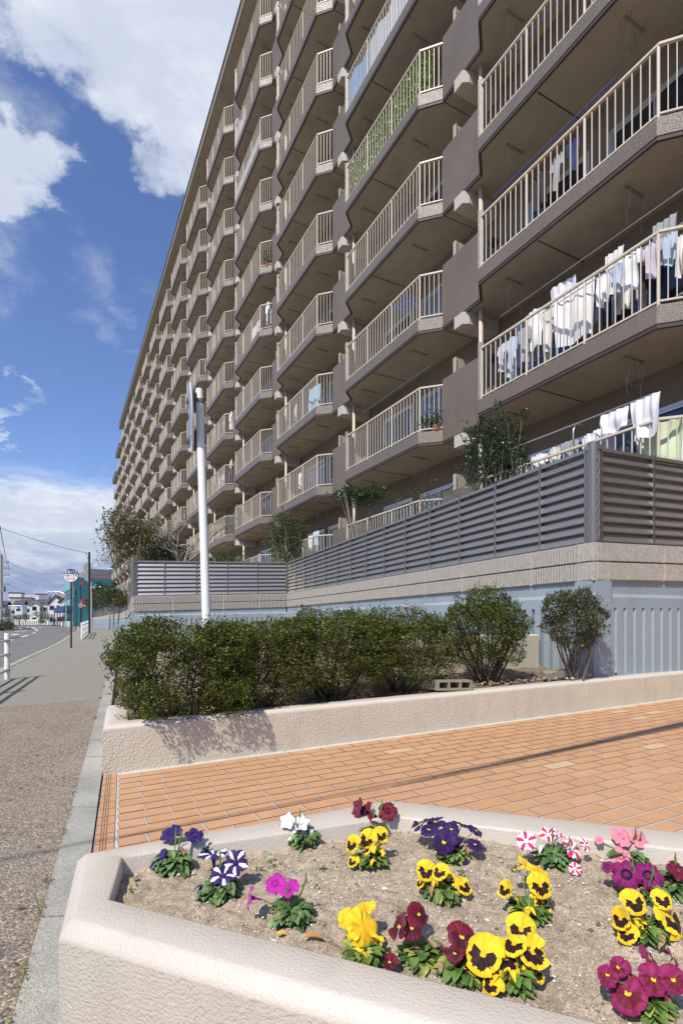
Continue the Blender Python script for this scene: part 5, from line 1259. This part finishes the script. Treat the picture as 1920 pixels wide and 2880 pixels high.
house(45, 95, 1675, 210, 'pale low warehouse far behind the row of houses', roof='flat', eave=1676, wins=3, name='block', rmat=hw)
house(88, 125, 1670, 230, 'long grey roofed warehouse on the skyline', roof='flat', eave=1671, wallmat=greyh, wins=2, name='block')
house(150, 195, 1664, 190, 'beige flat roofed block just left of the teal building', roof='flat', eave=1667, wallmat=beige_h, wins=2, name='block')
house(-80, -14, 1690, 120, 'grey house mostly cut by the left edge of the photo', roof='gable', eave=1700, wallmat=greyh, wins=3)
house(-170, -95, 1680, 130, 'white house beyond the left edge of the photo', roof='gable', eave=1692, wins=3)
# boundary walls, verge, bollards
vg = MB(); vg.box(-140, -66, 119, 160, .30, .47); struct(vg.build('verge', mat('verge_grass', (.12, .13, .05), .9, var=.3, vscale=1)))
wl = MB(); wl.box(-110, -70, 132, 132.3, .3, 1.9)
tag(wl.build('garden_wall', hw), 'white garden wall running in front of the far houses', 'garden wall')
bp_ = MB(); bp_.tube([(0, 0, -.1), (0, 0, .95), (0, 0, 1.0)], [.07, .07, .05], 8); bme = bp_.mesh('bollard', blackp)
for k in range(20):
    o = bpy.data.objects.new('bollard', bme); COL.objects.link(o); px_ = 30 + k * 5.2; D_ = 121; o.location = ((px_ - HX) / F * D_, D_, g(D_) + .05); tag(o, 'black bollard in the row along the far verge', 'bollard', 'black bollards along the far verge')
for j, (px_, D_, h_, r_, lab, pal) in enumerate(((112, 122, 5.6, 2.2, 'roundest street tree in front of the white houses', 'far'), (137, 126, 4.6, 1.4, 'street tree between the brown gable and the nearest white house', 'far'), (54, 124, 4.2, 1.3, 'narrow street tree left of the roundest one', 'far'), (72, 125, 4.4, 1.3, 'small yellowish street tree between the narrow and the roundest one', 'far'),
                                       (33, 124, 3.2, 1.1, 'low tree near the motorcycle', 'far'), (10, 118, 4.8, 2.0, 'dark tree behind the utility pole', 'far'), (118, 118, 2.2, .8, 'bright green bush beneath the roundest street tree', 'weed'))):
    p = Vector(((px_ - HX) / F * D_, D_, g(D_))); tree('street_tree', p, h_ * .62, r_, pal, lab, 200 + j, nl=900, ls=.16, trunk_r=.09, depth=3, leafspread=.22, L0=h_ * .24, group='street trees at the far junction', spread=.85, bark=barkm)
shrub('roadside_bush', (*ground(139, 1758).xy, .42), .9, .7, 1.6, .5, 900, .16, 'far', 'round clipped bush by the walking person', cat='bush', seed=71, tips_up=0)
shrub('roadside_bush', (*at(-8, 1760, 44).xy, .42), .75, 2.2, 1.2, .3, 1800, .16, 'garden', 'dark planting along the left kerb under the utility pole', cat='bush', seed=72, tips_up=0)
shrub('roadside_bush', (*at(216, 1752, 92).xy, .42), 1.6, .8, 2.3, .5, 1200, .2, 'weed', 'light green bush against the teal building', cat='bush', seed=73, tips_up=0)
# person walking at the far junction
def figure(name, base, hgt, yaw, label, coatc, legc, bagc=None, pose='walk', cat='person', group=None):
    root = empty(name, base, label, cat, group); s_ = hgt / 1.7
    J = {'pel': (0, 0, .95), 'chest': (0, 0, 1.30), 'neck': (0, 0, 1.45), 'head': (0, -.01, 1.60), 'top': (0, 0, 1.68), 'shl': (-.18, 0, 1.38), 'shr': (.18, 0, 1.38), 'ell': (-.24, .05, 1.12), 'elr': (.24, -.05, 1.12), 'hal': (-.22, -.1, .92), 'har': (.22, .12, .92),
         'hpl': (-.09, 0, .90), 'hpr': (.09, 0, .90), 'knl': (-.10, -.12, .50), 'knr': (.10, .05, .50), 'ftl': (-.10, -.12, .06), 'ftr': (.10, .26, .10), 'tol': (-.10, -.30, .03), 'tor': (.10, .10, .03)}
    if pose == 'ride':
        J.update({'knl': (-.2, -.4, .80), 'knr': (.2, -.4, .80), 'ftl': (-.2, -.30, .40), 'ftr': (.2, -.30, .40), 'tol': (-.2, -.5, .38), 'tor': (.2, -.5, .38), 'ell': (-.3, -.25, 1.15), 'elr': (.3, -.25, 1.15), 'hal': (-.3, -.5, 1.1), 'har': (.3, -.5, 1.1)})
    E = [('pel', 'chest'), ('chest', 'neck'), ('neck', 'head'), ('head', 'top'), ('chest', 'shl'), ('chest', 'shr'), ('shl', 'ell'), ('ell', 'hal'), ('shr', 'elr'), ('elr', 'har'), ('pel', 'hpl'), ('hpl', 'knl'), ('knl', 'ftl'), ('ftl', 'tol'), ('pel', 'hpr'), ('hpr', 'knr'), ('knr', 'ftr'), ('ftr', 'tor')]
    RD = {'pel': .14, 'chest': .16, 'neck': .06, 'head': .10, 'top': .07, 'shl': .08, 'shr': .08, 'ell': .055, 'elr': .055, 'hal': .04, 'har': .04, 'hpl': .10, 'hpr': .10, 'knl': .07, 'knr': .07, 'ftl': .05, 'ftr': .05, 'tol': .04, 'tor': .04}
    ks = list(J); me = bpy.data.meshes.new('body'); me.from_pydata([tuple(c * s_ for c in J[k]) for k in ks], [(ks.index(a), ks.index(c)) for a, c in E], [])
    o = bpy.data.objects.new('body', me); COL.objects.link(o); o.parent = root; md = o.modifiers.new('skin', 'SKIN')
    for i, k in enumerate(ks): me.skin_vertices[0].data[i].radius = (RD[k] * s_, RD[k] * s_)
    me.skin_vertices[0].data[ks.index('pel')].use_root = True; md2 = o.modifiers.new('sub', 'SUBSURF'); md2.levels = 1; md2.render_levels = 1
    bpy.context.view_layer.update(); ev = bpy.data.meshes.new_from_object(o.evaluated_get(bpy.context.evaluated_depsgraph_get())); o.modifiers.clear(); o.data = ev
    ev.materials.clear(); skin = mat('skin', (.45, .28, .2), .6); mats_ = [coatc, legc, skin, blackp]
    for m in mats_: ev.materials.append(m)
    for p in ev.polygons:
        z = p.center.z / s_; p.material_index = 3 if z > 1.58 else 2 if z > 1.44 else 0 if z > .9 else 1; p.use_smooth = True
    root.rotation_euler = (0, 0, yaw); return root
pp = ground(152.5, 1760.5); pp = at(152.5, 1752, 100); pp.z = g(100)
pw = figure('person', pp, 1.68, R(10), 'person in dark clothes with a pale bag walking on the far pavement', mat('dark_coat', (.05, .05, .06), .8), mat('dark_trousers', (.02, .02, .03), .8))
bg_ = MB(); bg_.bevbox(-.2, .2, .12, .28, 1.0, 1.35, .04); o = bg_.build('backpack', mat('grey_bag', (.30, .30, .31), .8)); o.location = pp; tag(o, 'pale grey backpack worn by the walking person', 'bag')
# motorcycle and van on the left
mp = at(23.5, 1752, 95); mp.z = g(95)
mo = empty('motorcycle', mp, 'black and yellow delivery motorcycle seen from behind on the far road', 'motorcycle')
for y_, nm in ((-.6, 'wheel'), (.6, 'wheel')): b = MB(); b.disc((0, y_, .3), .3, (1, 0, 0), 20, thick=.11); b.build(nm, blackp, mo)
b = MB(); b.bevbox(-.14, .14, -.55, .45, .35, .78, .08); b.bevbox(-.16, .16, -.3, .5, .78, .9, .04); b.tube([(0, .5, .3), (0, .35, 1.05)], .04, 8); b.tube([(-.33, .35, 1.05), (.33, .35, 1.05)], .02, 6); b.build('frame', blackp, mo)
b = MB(); b.bevbox(-.24, .24, -.80, -.35, .70, .95, .03, 0); b.box(-.2, .2, -.815, -.802, .74, .80, 1); b.box(-.06, .06, -.82, -.802, .52, .70, 2); b.build('tail', [mat('moto_yellow', (.75, .55, .03), .5), mat('moto_red', (.5, .02, .03), .4), white_p], mo)
figure('person', (mp.x, mp.y - .1, mp.z), 1.7, 0 + math.pi, 'rider in dark jacket and helmet on the far motorcycle', mat('rider_coat', (.06, .05, .045), .8), blackp, pose='ride')
vp = at(11, 1752, 112); vp.z = g(112); vn = empty('delivery_van', vp, 'small white van facing the camera behind the motorcycle', 'van')
b = MB(); sec = [(-2.2, .35), (-2.3, .9), (-1.9, 1.0), (-1.3, 1.75), (1.9, 1.8), (2.1, .35)]
n6 = len(sec); vs = [(-.8, y_, z_) for y_, z_ in sec] + [(.8, y_, z_) for y_, z_ in sec]; b.add(vs, [tuple(range(n6)), tuple(range(2 * n6 - 1, n6 - 1, -1))] + [(i, (i + 1) % n6, (i + 1) % n6 + n6, i + n6) for i in range(n6)]); fixn(b.build('body', white_p, vn))
b = MB(); b.add([(-.7, -1.88, 1.06), (.7, -1.88, 1.06), (.66, -1.4, 1.68), (-.66, -1.4, 1.68)], [(0, 1, 2, 3)]); o = b.build('windscreen', glassd, vn)
for x_ in (-.72, .72):
    for y_ in (-1.4, 1.3): b = MB(); b.disc((x_, y_, .3), .3, (1, 0, 0), 18, thick=.18); b.build('wheel', blackp, vn)
    b = MB(); b.disc((x_ * .8, -2.3, .75), .09, (0, 1, 0), 12, thick=.04); b.build('headlight', alu, vn)

# ------------------------------------------------------------------ things on the balconies
def cloth(name, loc_b, w, h, mcol, label, kind='towel', grp='laundry drying on the balconies', along='y', seed=0, cat=None):
    """hanging cloth, local: balcony frame; wavy two-sided sheet with thickness"""
    i, k, x, y, z = loc_b; rnd = random.Random(seed); b = MB(); NU, NV = 26, 10; ph = rnd.uniform(0, 6)
    def outline(u, v):   # u across 0..1, v down 0..1 -> inside?
        if kind == 'shirt':
            if v < .38: return True
            return .2 < u < .8
        if kind == 'trousers': return not (.45 < u < .55 and v > .35)
        return True
    front = {}; rows = []
    for s_, off in ((0, -.006), (1, .006)):
        for a in range(NU + 1):
            for c in range(NV + 1):
                u, v = a / NU, c / NV; wob = .030 * math.sin(u * 9 + ph + v * 2) * (.3 + v) + .014 * math.sin(u * 23 + ph * 2 - v) * (1.1 - .5 * v) + .01 * math.sin(v * 7 + ph)
                shr = (1 - .12 * v) if kind == 'towel' else 1
                rows.append((off + wob, (u - .5) * w * shr, -v * h + .02 * math.sin(u * 6 + ph) * v - (.12 * h * abs(u - .5) if kind == 'shirt' and v < .1 else 0)))
    def idx(s_, a, c): return s_ * (NU + 1) * (NV + 1) + a * (NV + 1) + c
    cells = {(a, c) for a in range(NU) for c in range(NV) if outline((a + .5) / NU, (c + .5) / NV)}
    b.v = rows
    for (a, c) in cells:
        b.f.append((idx(0, a, c), idx(0, a, c + 1), idx(0, a + 1, c + 1), idx(0, a + 1, c))); b.f.append((idx(1, a, c), idx(1, a + 1, c), idx(1, a + 1, c + 1), idx(1, a, c + 1)))
        for (da, dc, e0, e1) in ((-1, 0, (a, c), (a, c + 1)), (1, 0, (a + 1, c + 1), (a + 1, c)), (0, -1, (a + 1, c), (a, c)), (0, 1, (a, c + 1), (a + 1, c + 1))):
            if (a + da, c + dc) not in cells: b.f.append((idx(0, *e0), idx(1, *e0), idx(1, *e1), idx(0, *e1)))
    b.m = [0] * len(b.f); o = b.build(name, mcol, smooth=False); o.location = bw(i, k, x, y, z); o.rotation_euler = (0, 0, BR + (math.pi / 2 if along == 'x' else 0) + rnd.uniform(-.2, .2))
    tag(o, label, cat or kind.replace('shirt', 'shirt'), grp); return o
CL = {n: mat('cloth_' + n, c, .9, var=.08, vscale=6) for n, c in dict(white=(.78, .78, .80), offwhite=(.68, .66, .62), grey=(.34, .35, .37), navy=(.03, .05, .13), blue=(.08, .16, .40), pale=(.45, .55, .68), pink=(.60, .36, .38), green=(.62, .72, .50), black=(.03, .03, .035), orange=(.60, .27, .08), cyan=(.30, .55, .68), yellow=(.7, .62, .15), beige=(.55, .46, .34), lilac=(.56, .52, .62)).items()}
def rod(i, k, x, y0, y1, z, m, label, r_=.012):
    b = MB(); a = bw(i, k, x, y0, z); c = bw(i, k, x, y1, z); b.tube([a, c], r_, 8); tag(b.build('drying_pole', m), label, 'drying pole', 'drying poles on the balconies')
steel = mat('rod_steel', (.55, .56, .57), .3, .7); tealrod = mat('rod_teal', (.12, .42, .34), .4); bluerod = mat('rod_blue', (.05, .14, .36), .4)
# nearest balcony, first floor above the garden
rod(0, 2, .55, -.6, 3.7, 2.20, steel, 'steel drying pole above the crowded laundry balcony'); rod(0, 2, .35, -.2, 2.4, 1.55, steel, 'lower drying rack pole on the crowded laundry balcony')
items = [('towel', 'white', 2.10, .55, .80, .55, 2.02, 'spotted white towel hung highest on the crowded balcony'), ('towel', 'white', 1.75, .75, 1.0, .40, 1.72, 'large white bath towel in the middle of the crowded balcony'),
         ('shirt', 'white', 2.62, .40, .75, .4, 1.75, 'white long shirt left of the large bath towel'), ('shirt', 'pale', 3.3, .3, .8, .45, 1.55, 'pale blue shirt at the far end of the crowded balcony'), ('trousers', 'navy', 3.02, .32, .95, .5, 1.75, 'navy trousers beside the pale blue shirt'),
         ('shirt', 'grey', 2.84, .3, .7, .35, 1.50, 'grey shirt low behind the balusters on the crowded balcony'), ('shirt', 'offwhite', 2.40, .3, .85, .45, 1.65, 'off white blouse right of the white long shirt'), ('shirt', 'lilac', 3.45, .28, .55, .35, 1.45, 'small lilac top at the far end of the crowded balcony'),
         ('towel', 'blue', 3.18, .2, .9, .6, 1.85, 'blue cloth strip between shirt and trousers'), ('towel', 'offwhite', .95, .34, .72, .4, 1.85, 'printed off white cloth near the corner post'), ('shirt', 'white', .62, .36, .6, .35, 1.60, 'small white vest on the rack near the corner post'),
         ('shirt', 'lilac', .28, .3, .55, .35, 1.55, 'lilac top on the rack near the corner post'), ('towel', 'grey', .15, .35, .7, .45, 1.85, 'grey patterned cloth by the corner post'), ('trousers', 'black', .45, .3, .6, .5, 1.6, 'black shorts behind the small white vest'), ('towel', 'white', 1.1, .2, .5, .3, 1.50, 'narrow white face cloth on the rack'),
         ('shirt', 'pale', .85, .26, .5, .3, 1.52, 'pale blue undershirt on the rack'), ('towel', 'pale', .02, .22, .45, .35, 1.5, 'pale blue face cloth beside the corner post'), ('trousers', 'navy', 1.3, .3, .8, .55, 1.7, 'navy trousers behind the large bath towel')]
for n_, (kd, cn, y_, w_, h_, x_, z_, lab) in enumerate(items): cloth({'towel': 'towel', 'shirt': 'shirt', 'trousers': 'trousers'}[kd], (0, 2, x_, y_, z_), w_, h_, CL[cn], lab, kd, seed=n_)
rq = random.Random(33); lk_ = ['white', 'navy', 'pale', 'offwhite', 'blue', 'white', 'grey', 'black', 'white', 'lilac', 'navy', 'white']
wh = ['farthest', 'second from the far end', 'third from the far end', 'fourth from the far end', 'fifth from the far end', 'sixth from the far end', 'sixth from the corner', 'fifth from the corner', 'fourth from the corner', 'third from the corner', 'second from the corner', 'nearest the corner']
for n_, cn in enumerate(lk_):
    kd = 'shirt' if n_ % 2 else 'towel'; cloth('shirt' if n_ % 2 else 'towel', (0, 2, .72, 3.5 - n_ * .31, rq.uniform(1.35, 1.75)), rq.uniform(.2, .34), rq.uniform(.5, .85), CL[cn], '%s %s in the back row of crowded laundry, %s' % ({'pale': 'pale blue', 'offwhite': 'off white'}.get(cn, cn), 'shirt' if n_ % 2 else 'cloth', wh[n_]), kd, seed=400 + n_)
# nearest garden terrace
rod(0, 1, .10, .1, 3.0, 1.85, steel, 'steel drying pole above the garden terrace railing'); 
items = [('towel', 'white', .20, .48, .60, .05, 1.82, 'white herringbone bath towel above the garden terrace railing'), ('towel', 'white', .72, .48, .32, .05, 1.80, 'plain white towel left of the herringbone one'),
         ('shirt', 'white', 1.25, .32, .5, .15, 1.62, 'white shirt on a hanger next to the plain white towel'), ('shirt', 'grey', 1.62, .32, .5, .15, 1.62, 'grey shirt on a hanger above the terrace railing'), ('shirt', 'offwhite', 1.95, .32, .5, .15, 1.60, 'off white shirt on a hanger between grey and white ones'), ('shirt', 'white', 2.30, .32, .45, .15, 1.58, 'white shirt on the leftmost hanger above the terrace'),
         ('towel', 'green', .10, .6, .7, .30, 1.45, 'pale green fluffy towel behind the terrace corner post'), ('towel', 'white', -.25, .45, .8, .35, 1.45, 'white sheet with grey leaf print right of the corner post'), ('towel', 'white', 1.12, .30, .34, .30, 1.70, 'small white hand towel between the plain towel and the hangers'), ('towel', 'offwhite', .48, .3, .5, .5, 1.60, 'off white cloth in the gap between the two big white towels'), ('shirt', 'navy', .75, .3, .6, .45, 1.4, 'navy shirt low behind the terrace railing'), ('shirt', 'lilac', 1.0, .3, .5, .25, 1.5, 'lilac shirt half hidden behind the terrace railing')]
for n_, (kd, cn, y_, w_, h_, x_, z_, lab) in enumerate(items): cloth({'towel': 'towel', 'shirt': 'shirt', 'trousers': 'trousers'}[kd], (0, 1, x_, y_, z_), w_, h_, CL[cn], lab, kd, seed=50 + n_)
# hoops that hold the terrace pole
for y_, lab in ((.35, 'near steel hoop holding the terrace drying pole'), (1.5, 'middle steel hoop holding the terrace drying pole'), (2.9, 'far steel hoop holding the terrace drying pole')):
    b = MB(); b.tube([bw(0, 1, .08, y_, 1.40), bw(0, 1, .08, y_, 1.75), bw(0, 1, .14, y_, 1.86), bw(0, 1, .30, y_, 1.88), bw(0, 1, .45, y_, 1.80)], .014, 8); tag(b.build('pole_holder', steel, smooth=True), lab, 'pole holder', 'hoops on the garden terrace railing')
# clothes elsewhere: (bay, floor, y, x, z, kind, colour, w, h, label)
more = [(0, 3, 2.6, .5, 1.7, 'trousers', 'black', .3, .7, 'black trousers two floors above the crowded laundry balcony'), (0, 3, 2.2, .5, 1.7, 'shirt', 'grey', .3, .6, 'dark grey shirt beside the black trousers two floors above the garden'), (0, 3, 1.85, .5, 1.7, 'shirt', 'navy', .3, .6, 'navy shirt beside the dark grey one two floors above the garden'),
        (2, 3, 1.0, .4, 1.5, 'towel', 'cyan', .7, .9, 'light blue towel on the third balcony column'), (2, 3, 2.7, .4, 1.45, 'towel', 'offwhite', .25, .6, 'thin white cloth far along from the light blue towel'), (2, 2, 2.3, .4, 1.45, 'shirt', 'white', .28, .6, 'white garment on the lowest raised balcony of the third column'),
        (3, 5, .1, .4, 1.7, 'shirt', 'white', .5, .9, 'white shirt at the corner of the fourth column, fifth floor'), (3, 5, 1.3, .4, 1.5, 'shirt', 'offwhite', .4, .8, 'off white shirt on the fourth column, fifth floor'), (3, 5, 1.9, .4, 1.5, 'towel', 'white', .4, .9, 'white towel far along the fourth column, fifth floor'), (3, 5, -.15, .5, 1.3, 'towel', 'pale', .3, .6, 'pale blue cloth at the corner of the fourth column, fifth floor'),
        (4, 4, .0, .4, 1.6, 'towel', 'white', .4, .9, 'white towel at the corner of the fifth column, fourth floor'), (4, 4, -.2, .45, 1.5, 'shirt', 'beige', .3, .9, 'beige shirt beside the white towel on the fifth column'), (4, 4, .9, .3, 1.4, 'towel', 'yellow', .25, .35, 'small yellow cloth on the fifth column'),
        (4, 3, .0, .4, 1.75, 'towel', 'beige', .5, .4, 'cream towel folded over the rail on the fifth column, third floor'), (4, 3, -.15, .5, 1.4, 'trousers', 'black', .4, .9, 'black trousers under the cream towel'), (4, 3, 1.6, .4, 1.4, 'shirt', 'lilac', .4, .8, 'lilac shirt on the fifth column, third floor'), (4, 3, 2.4, .4, 1.4, 'shirt', 'white', .4, .7, 'white shirt behind the lilac one on the fifth column'),
        (5, 6, -.1, .4, 1.5, 'shirt', 'grey', .4, .9, 'grey shirt on the sixth column behind the mirror'), (6, 6, .0, .4, 1.5, 'shirt', 'green', .5, .9, 'green shirt on the seventh column'), (6, 6, -.2, .5, 1.5, 'towel', 'white', .3, .9, 'white towel beside the green shirt'), (8, 7, -.1, .3, 1.2, 'towel', 'orange', .5, .7, 'orange towel high on a far column'),
        (7, 4, -.1, .4, 1.5, 'shirt', 'white', .5, .8, 'white shirt on the eighth column'), (6, 3, .0, .3, 1.3, 'towel', 'orange', .4, .7, 'orange cloth low on a far column above the bare tree'), (9, 6, .0, .3, 1.4, 'towel', 'white', .5, .8, 'white cloth on a far column near the roof line'), (10, 7, .0, .3, 1.4, 'shirt', 'offwhite', .5, .8, 'off white shirt on one of the farthest columns'), (8, 4, .0, .3, 1.4, 'towel', 'white', .6, 1.0, 'white sheet on a far column at mid height'),
        (2, 1, .6, .3, 1.7, 'shirt', 'pale', .4, .5, 'pale blue shirt above the garden railing of the third column'), (2, 1, 1.1, .3, 1.6, 'towel', 'white', .3, .5, 'white cloth above the garden railing of the third column'), (3, 1, .5, .3, 1.6, 'shirt', 'navy', .4, .8, 'navy shirt over the garden behind the feathery tree'), (3, 1, .9, .3, 1.6, 'towel', 'grey', .3, .9, 'grey striped cloth over the garden behind the feathery tree')]
for n_, (i, k, y_, x_, z_, kd, cn, w_, h_, lab) in enumerate(more): cloth({'towel': 'towel', 'shirt': 'shirt', 'trousers': 'trousers'}[kd], (i, k, x_, y_, z_), w_, h_, CL[cn], lab, kd, seed=200 + n_)
rod(1, 2, .55, .2, 3.6, 2.2, tealrod, 'green drying pole under the second floor slab of the second column'); rod(0, 3, .35, .9, 3.7, 1.9, bluerod, 'blue drying pole behind the balusters, upper right'); rod(0, 4, .4, .4, 3.4, 1.7, bluerod, 'blue drying pole on the topmost visible right hand balcony')
rod(2, 7, .4, -.2, 3.2, 1.2, bluerod, 'blue drying pole slanting on an upper balcony of the third column'); rod(2, 2, .5, .3, 2.6, 1.25, steel, 'steel drying pole on the lowest raised balcony of the third column')
# blue hanger rack
b = MB()
for a in range(5):
    b.tube([bw(1, 3, .3 + a * .1, .9, 1.55), bw(1, 3, .3 + a * .1, 1.6, 1.55)], .007, 5)
    b.tube([bw(1, 3, .3, .9 + a * .175, 1.55), bw(1, 3, .7, .9 + a * .175, 1.55)], .007, 5)
    for c_ in range(5): b.tube([bw(1, 3, .3 + a * .1, .9 + c_ * .175, 1.55), bw(1, 3, .3 + a * .1, .9 + c_ * .175, 1.46)], .008, 4)
b.tube([bw(1, 3, .5, 1.25, 1.55), bw(1, 3, .5, 1.25, 1.95)], .006, 4); tag(b.build('hanger_rack', mat('rack_blue', (.04, .13, .5), .5)), 'blue plastic hanger rack on the second column, third floor', 'hanger rack')
# ivy privacy screen
iv = MB(); rnd = random.Random(9); pts = []
n_iv = 5200
for _ in range(n_iv):
    y_ = rnd.uniform(0.02, 3.72); z_ = rnd.uniform(.36, 1.42)
    pts.append(bw(1, 5, .095 + rnd.uniform(0, .05), y_, z_))
for _ in range(500):
    t = rnd.uniform(0, .42); z_ = rnd.uniform(.40, 1.36); 
    pts.append(bw(1, 5, .10 + .42 * t + rnd.uniform(0, .05), -.42 * t, z_))
leaves(iv, pts, .085, rnd=rnd, mats=3, weights=(6, 3, 1), asp=.8); o = iv.build('ivy_screen', LEAF['ivy']); tag(o, 'pale green artificial ivy screen tied along a balcony railing high in the second column', 'privacy screen')
def screen(i, k, y0, y1, z0, z1, m, label, wav=True):
    b = MB(); n_ = 30
    for a in range(n_):
        ya, yb = y0 + (y1 - y0) * a / n_, y0 + (y1 - y0) * (a + 1) / n_; f = lambda y_: .095 + .012 * math.sin(y_ * 9)
        ta = z1 - (.10 * (1 + math.sin(ya * 5)) if wav else 0); tb2 = z1 - (.10 * (1 + math.sin(yb * 5)) if wav else 0)
        P = [bw(i, k, f(ya), ya, z0), bw(i, k, f(yb), yb, z0), bw(i, k, f(yb), yb, tb2), bw(i, k, f(ya), ya, ta)]; Q = [p + Vector((n_dir.x, n_dir.y, 0)) * .006 for p in P]
        b.add(P + Q, [(0, 1, 2, 3), (7, 6, 5, 4), (3, 2, 6, 7), (1, 0, 4, 5)])
    tag(b.build('privacy_screen', m), label, 'privacy screen', 'sheets tied behind balcony railings')
scb = mat('screen_blue', (.22, .40, .62), .6, var=.35, vscale=18); scw = mat('screen_white', (.52, .56, .62), .6, var=.3, vscale=18)
screen(1, 6, 2.5, 3.72, .36, 1.38, scb, 'blue checked sheet on a balcony high in the second column'); screen(1, 6, .4, 2.48, .36, 1.42, scw, 'grey white sheet beside the blue one high in the second column')
screen(3, 8, .0, 3.7, .36, 1.0, scw, 'low pale sheet along an upper balcony of the fourth column', False); screen(3, 9, 2.3, 3.7, .36, 1.3, scw, 'white sheet near the roof on the fourth column')
# brown lattice
b = MB()
for a in range(26):
    y_ = .05 + a * .145
    for s_ in (-1, 1):
        ya = y_; yb = y_ + s_ * .9; 
        if yb < .0 or yb > 3.75: continue
        b.tube([bw(4, 2, .10 + .006 * s_, ya, .38), bw(4, 2, .10 + .006 * s_, yb, 1.4)], .008, 4, cap=False)
tag(b.build('lattice_screen', mat('lattice', (.52, .44, .36), .6)), 'beige diamond lattice along a lower balcony of the fifth column', 'privacy screen')
# pots and pans on balconies
def pot(i, k, x, y, z, r_, h_, m, label, plant=None, seed=0):
    root = empty('potted_plant' if plant else 'bucket', bw(i, k, x, y, z), label, 'plant pot' if plant else 'bucket'); b = MB(); b.tube([(0, 0, 0), (0, 0, h_)], [r_ * .75, r_], 16); b.build('pot', m, root, smooth=False)
    if plant:
        rnd = random.Random(seed); lb = MB(); leaves(lb, [Vector((rnd.gauss(0, r_ * .8), rnd.gauss(0, r_ * .8), h_ + abs(rnd.gauss(0, plant)))) for _ in range(160)], .09, rnd=rnd, mats=3); lb.build('foliage', LEAF['garden'], root)
pot(1, 2, .25, -.05, .35, .12, .16, mat('pot_dark', (.05, .05, .055), .6), 'dark pot with a leafy plant at the corner of the second column balcony', .14, 1)
pot(1, 2, .35, -.28, .35, .10, .14, mat('pot_clay', (.35, .13, .07), .8), 'clay pot with a thin plant beside the dark pot', .22, 2)
pot(0, 2, .4, 3.3, .17, .17, .28, mat('bucket_pale', (.62, .66, .66), .5), 'pale plastic bucket at the far end of the crowded balcony')
pot(3, 6, .3, -.2, .3, .12, .2, MATS['pot_clay'] if 'pot_clay' in MATS else railm, 'potted bush on an upper balcony of the fourth column', .25, 3)
b = MB(); b.bevbox(-.2, .2, -.2, .2, 0, .3, .05); o = b.build('storage_box', mat('box_yellow', (.7, .45, .04), .6)); o.location = bw(2, 2, .35, 3.1, .2); tag(o, 'orange yellow box behind the balusters of the third column', 'box')
for y_, lab in ((4.75, None),):
    for (i, k) in ((0, 2), (0, 3), (0, 4), (0, 1)):
        b = MB(); p = bw(i, k, 1.36, y_, 2.2 - .25); b.disc(p, .10, (n_dir.x, n_dir.y, 0), 16, thick=.12); b.disc(p - Vector((n_dir.x, n_dir.y, 0)) * .05, .075, (n_dir.x, n_dir.y, 0), 14, thick=.1)
        vn_ = b.build('wall_vent', blackp); tag(vn_, 'round black wall vent beside the drain pipe, balcony %s from the garden' % {1: 'lowest', 2: 'second', 3: 'third', 4: 'fourth'}[k], 'vent', 'wall vents beside the drain pipes')
# ------------------------------------------------------------------ unseen arm added behind the camera to shadow the tiles, plus a cable
def shade_src(px_, py_, H_):
    D = .99 * F / (py_ - HY); p = Vector(((px_ - HX) / F * D, D, EYE - .99)); t = (H_ - p.z) / math.sin(R(SUN_EL)) ; return p - d * t
a_, c_ = shade_src(1960, 2035, 4.6), shade_src(1500, 2128, 4.6)
c2_ = shade_src(1100, 2207, 4.6)
rt = empty('street_lamp', (a_.x + 1.2, a_.y + .6, 0), 'added post behind the camera, unseen, its tapered arm shaped to shade the tiles', 'street lamp'); b = MB(); o0 = Vector(rt.location)  # no lamp here: post and arm added only to cast a shadow
b.tube([Vector((0, 0, -.1)), Vector((0, 0, 4.2)), a_ - o0, c_ - o0 + (c_ - a_) * .0, c2_ - o0], [.09, .075, .06, .038, .008], 10); b.build('post', darkpole, rt)
ca, cb = shade_src(-400, 2470, 4.3), shade_src(1650, 2100, 4.3); b = MB(); dd = (cb - ca).normalized(); b.tube([ca - dd * 6, cb + dd * 8], .010, 6); tag(b.build('overhead_cable', blackp), 'black cable overhead behind the camera', 'cable', 'overhead cables')
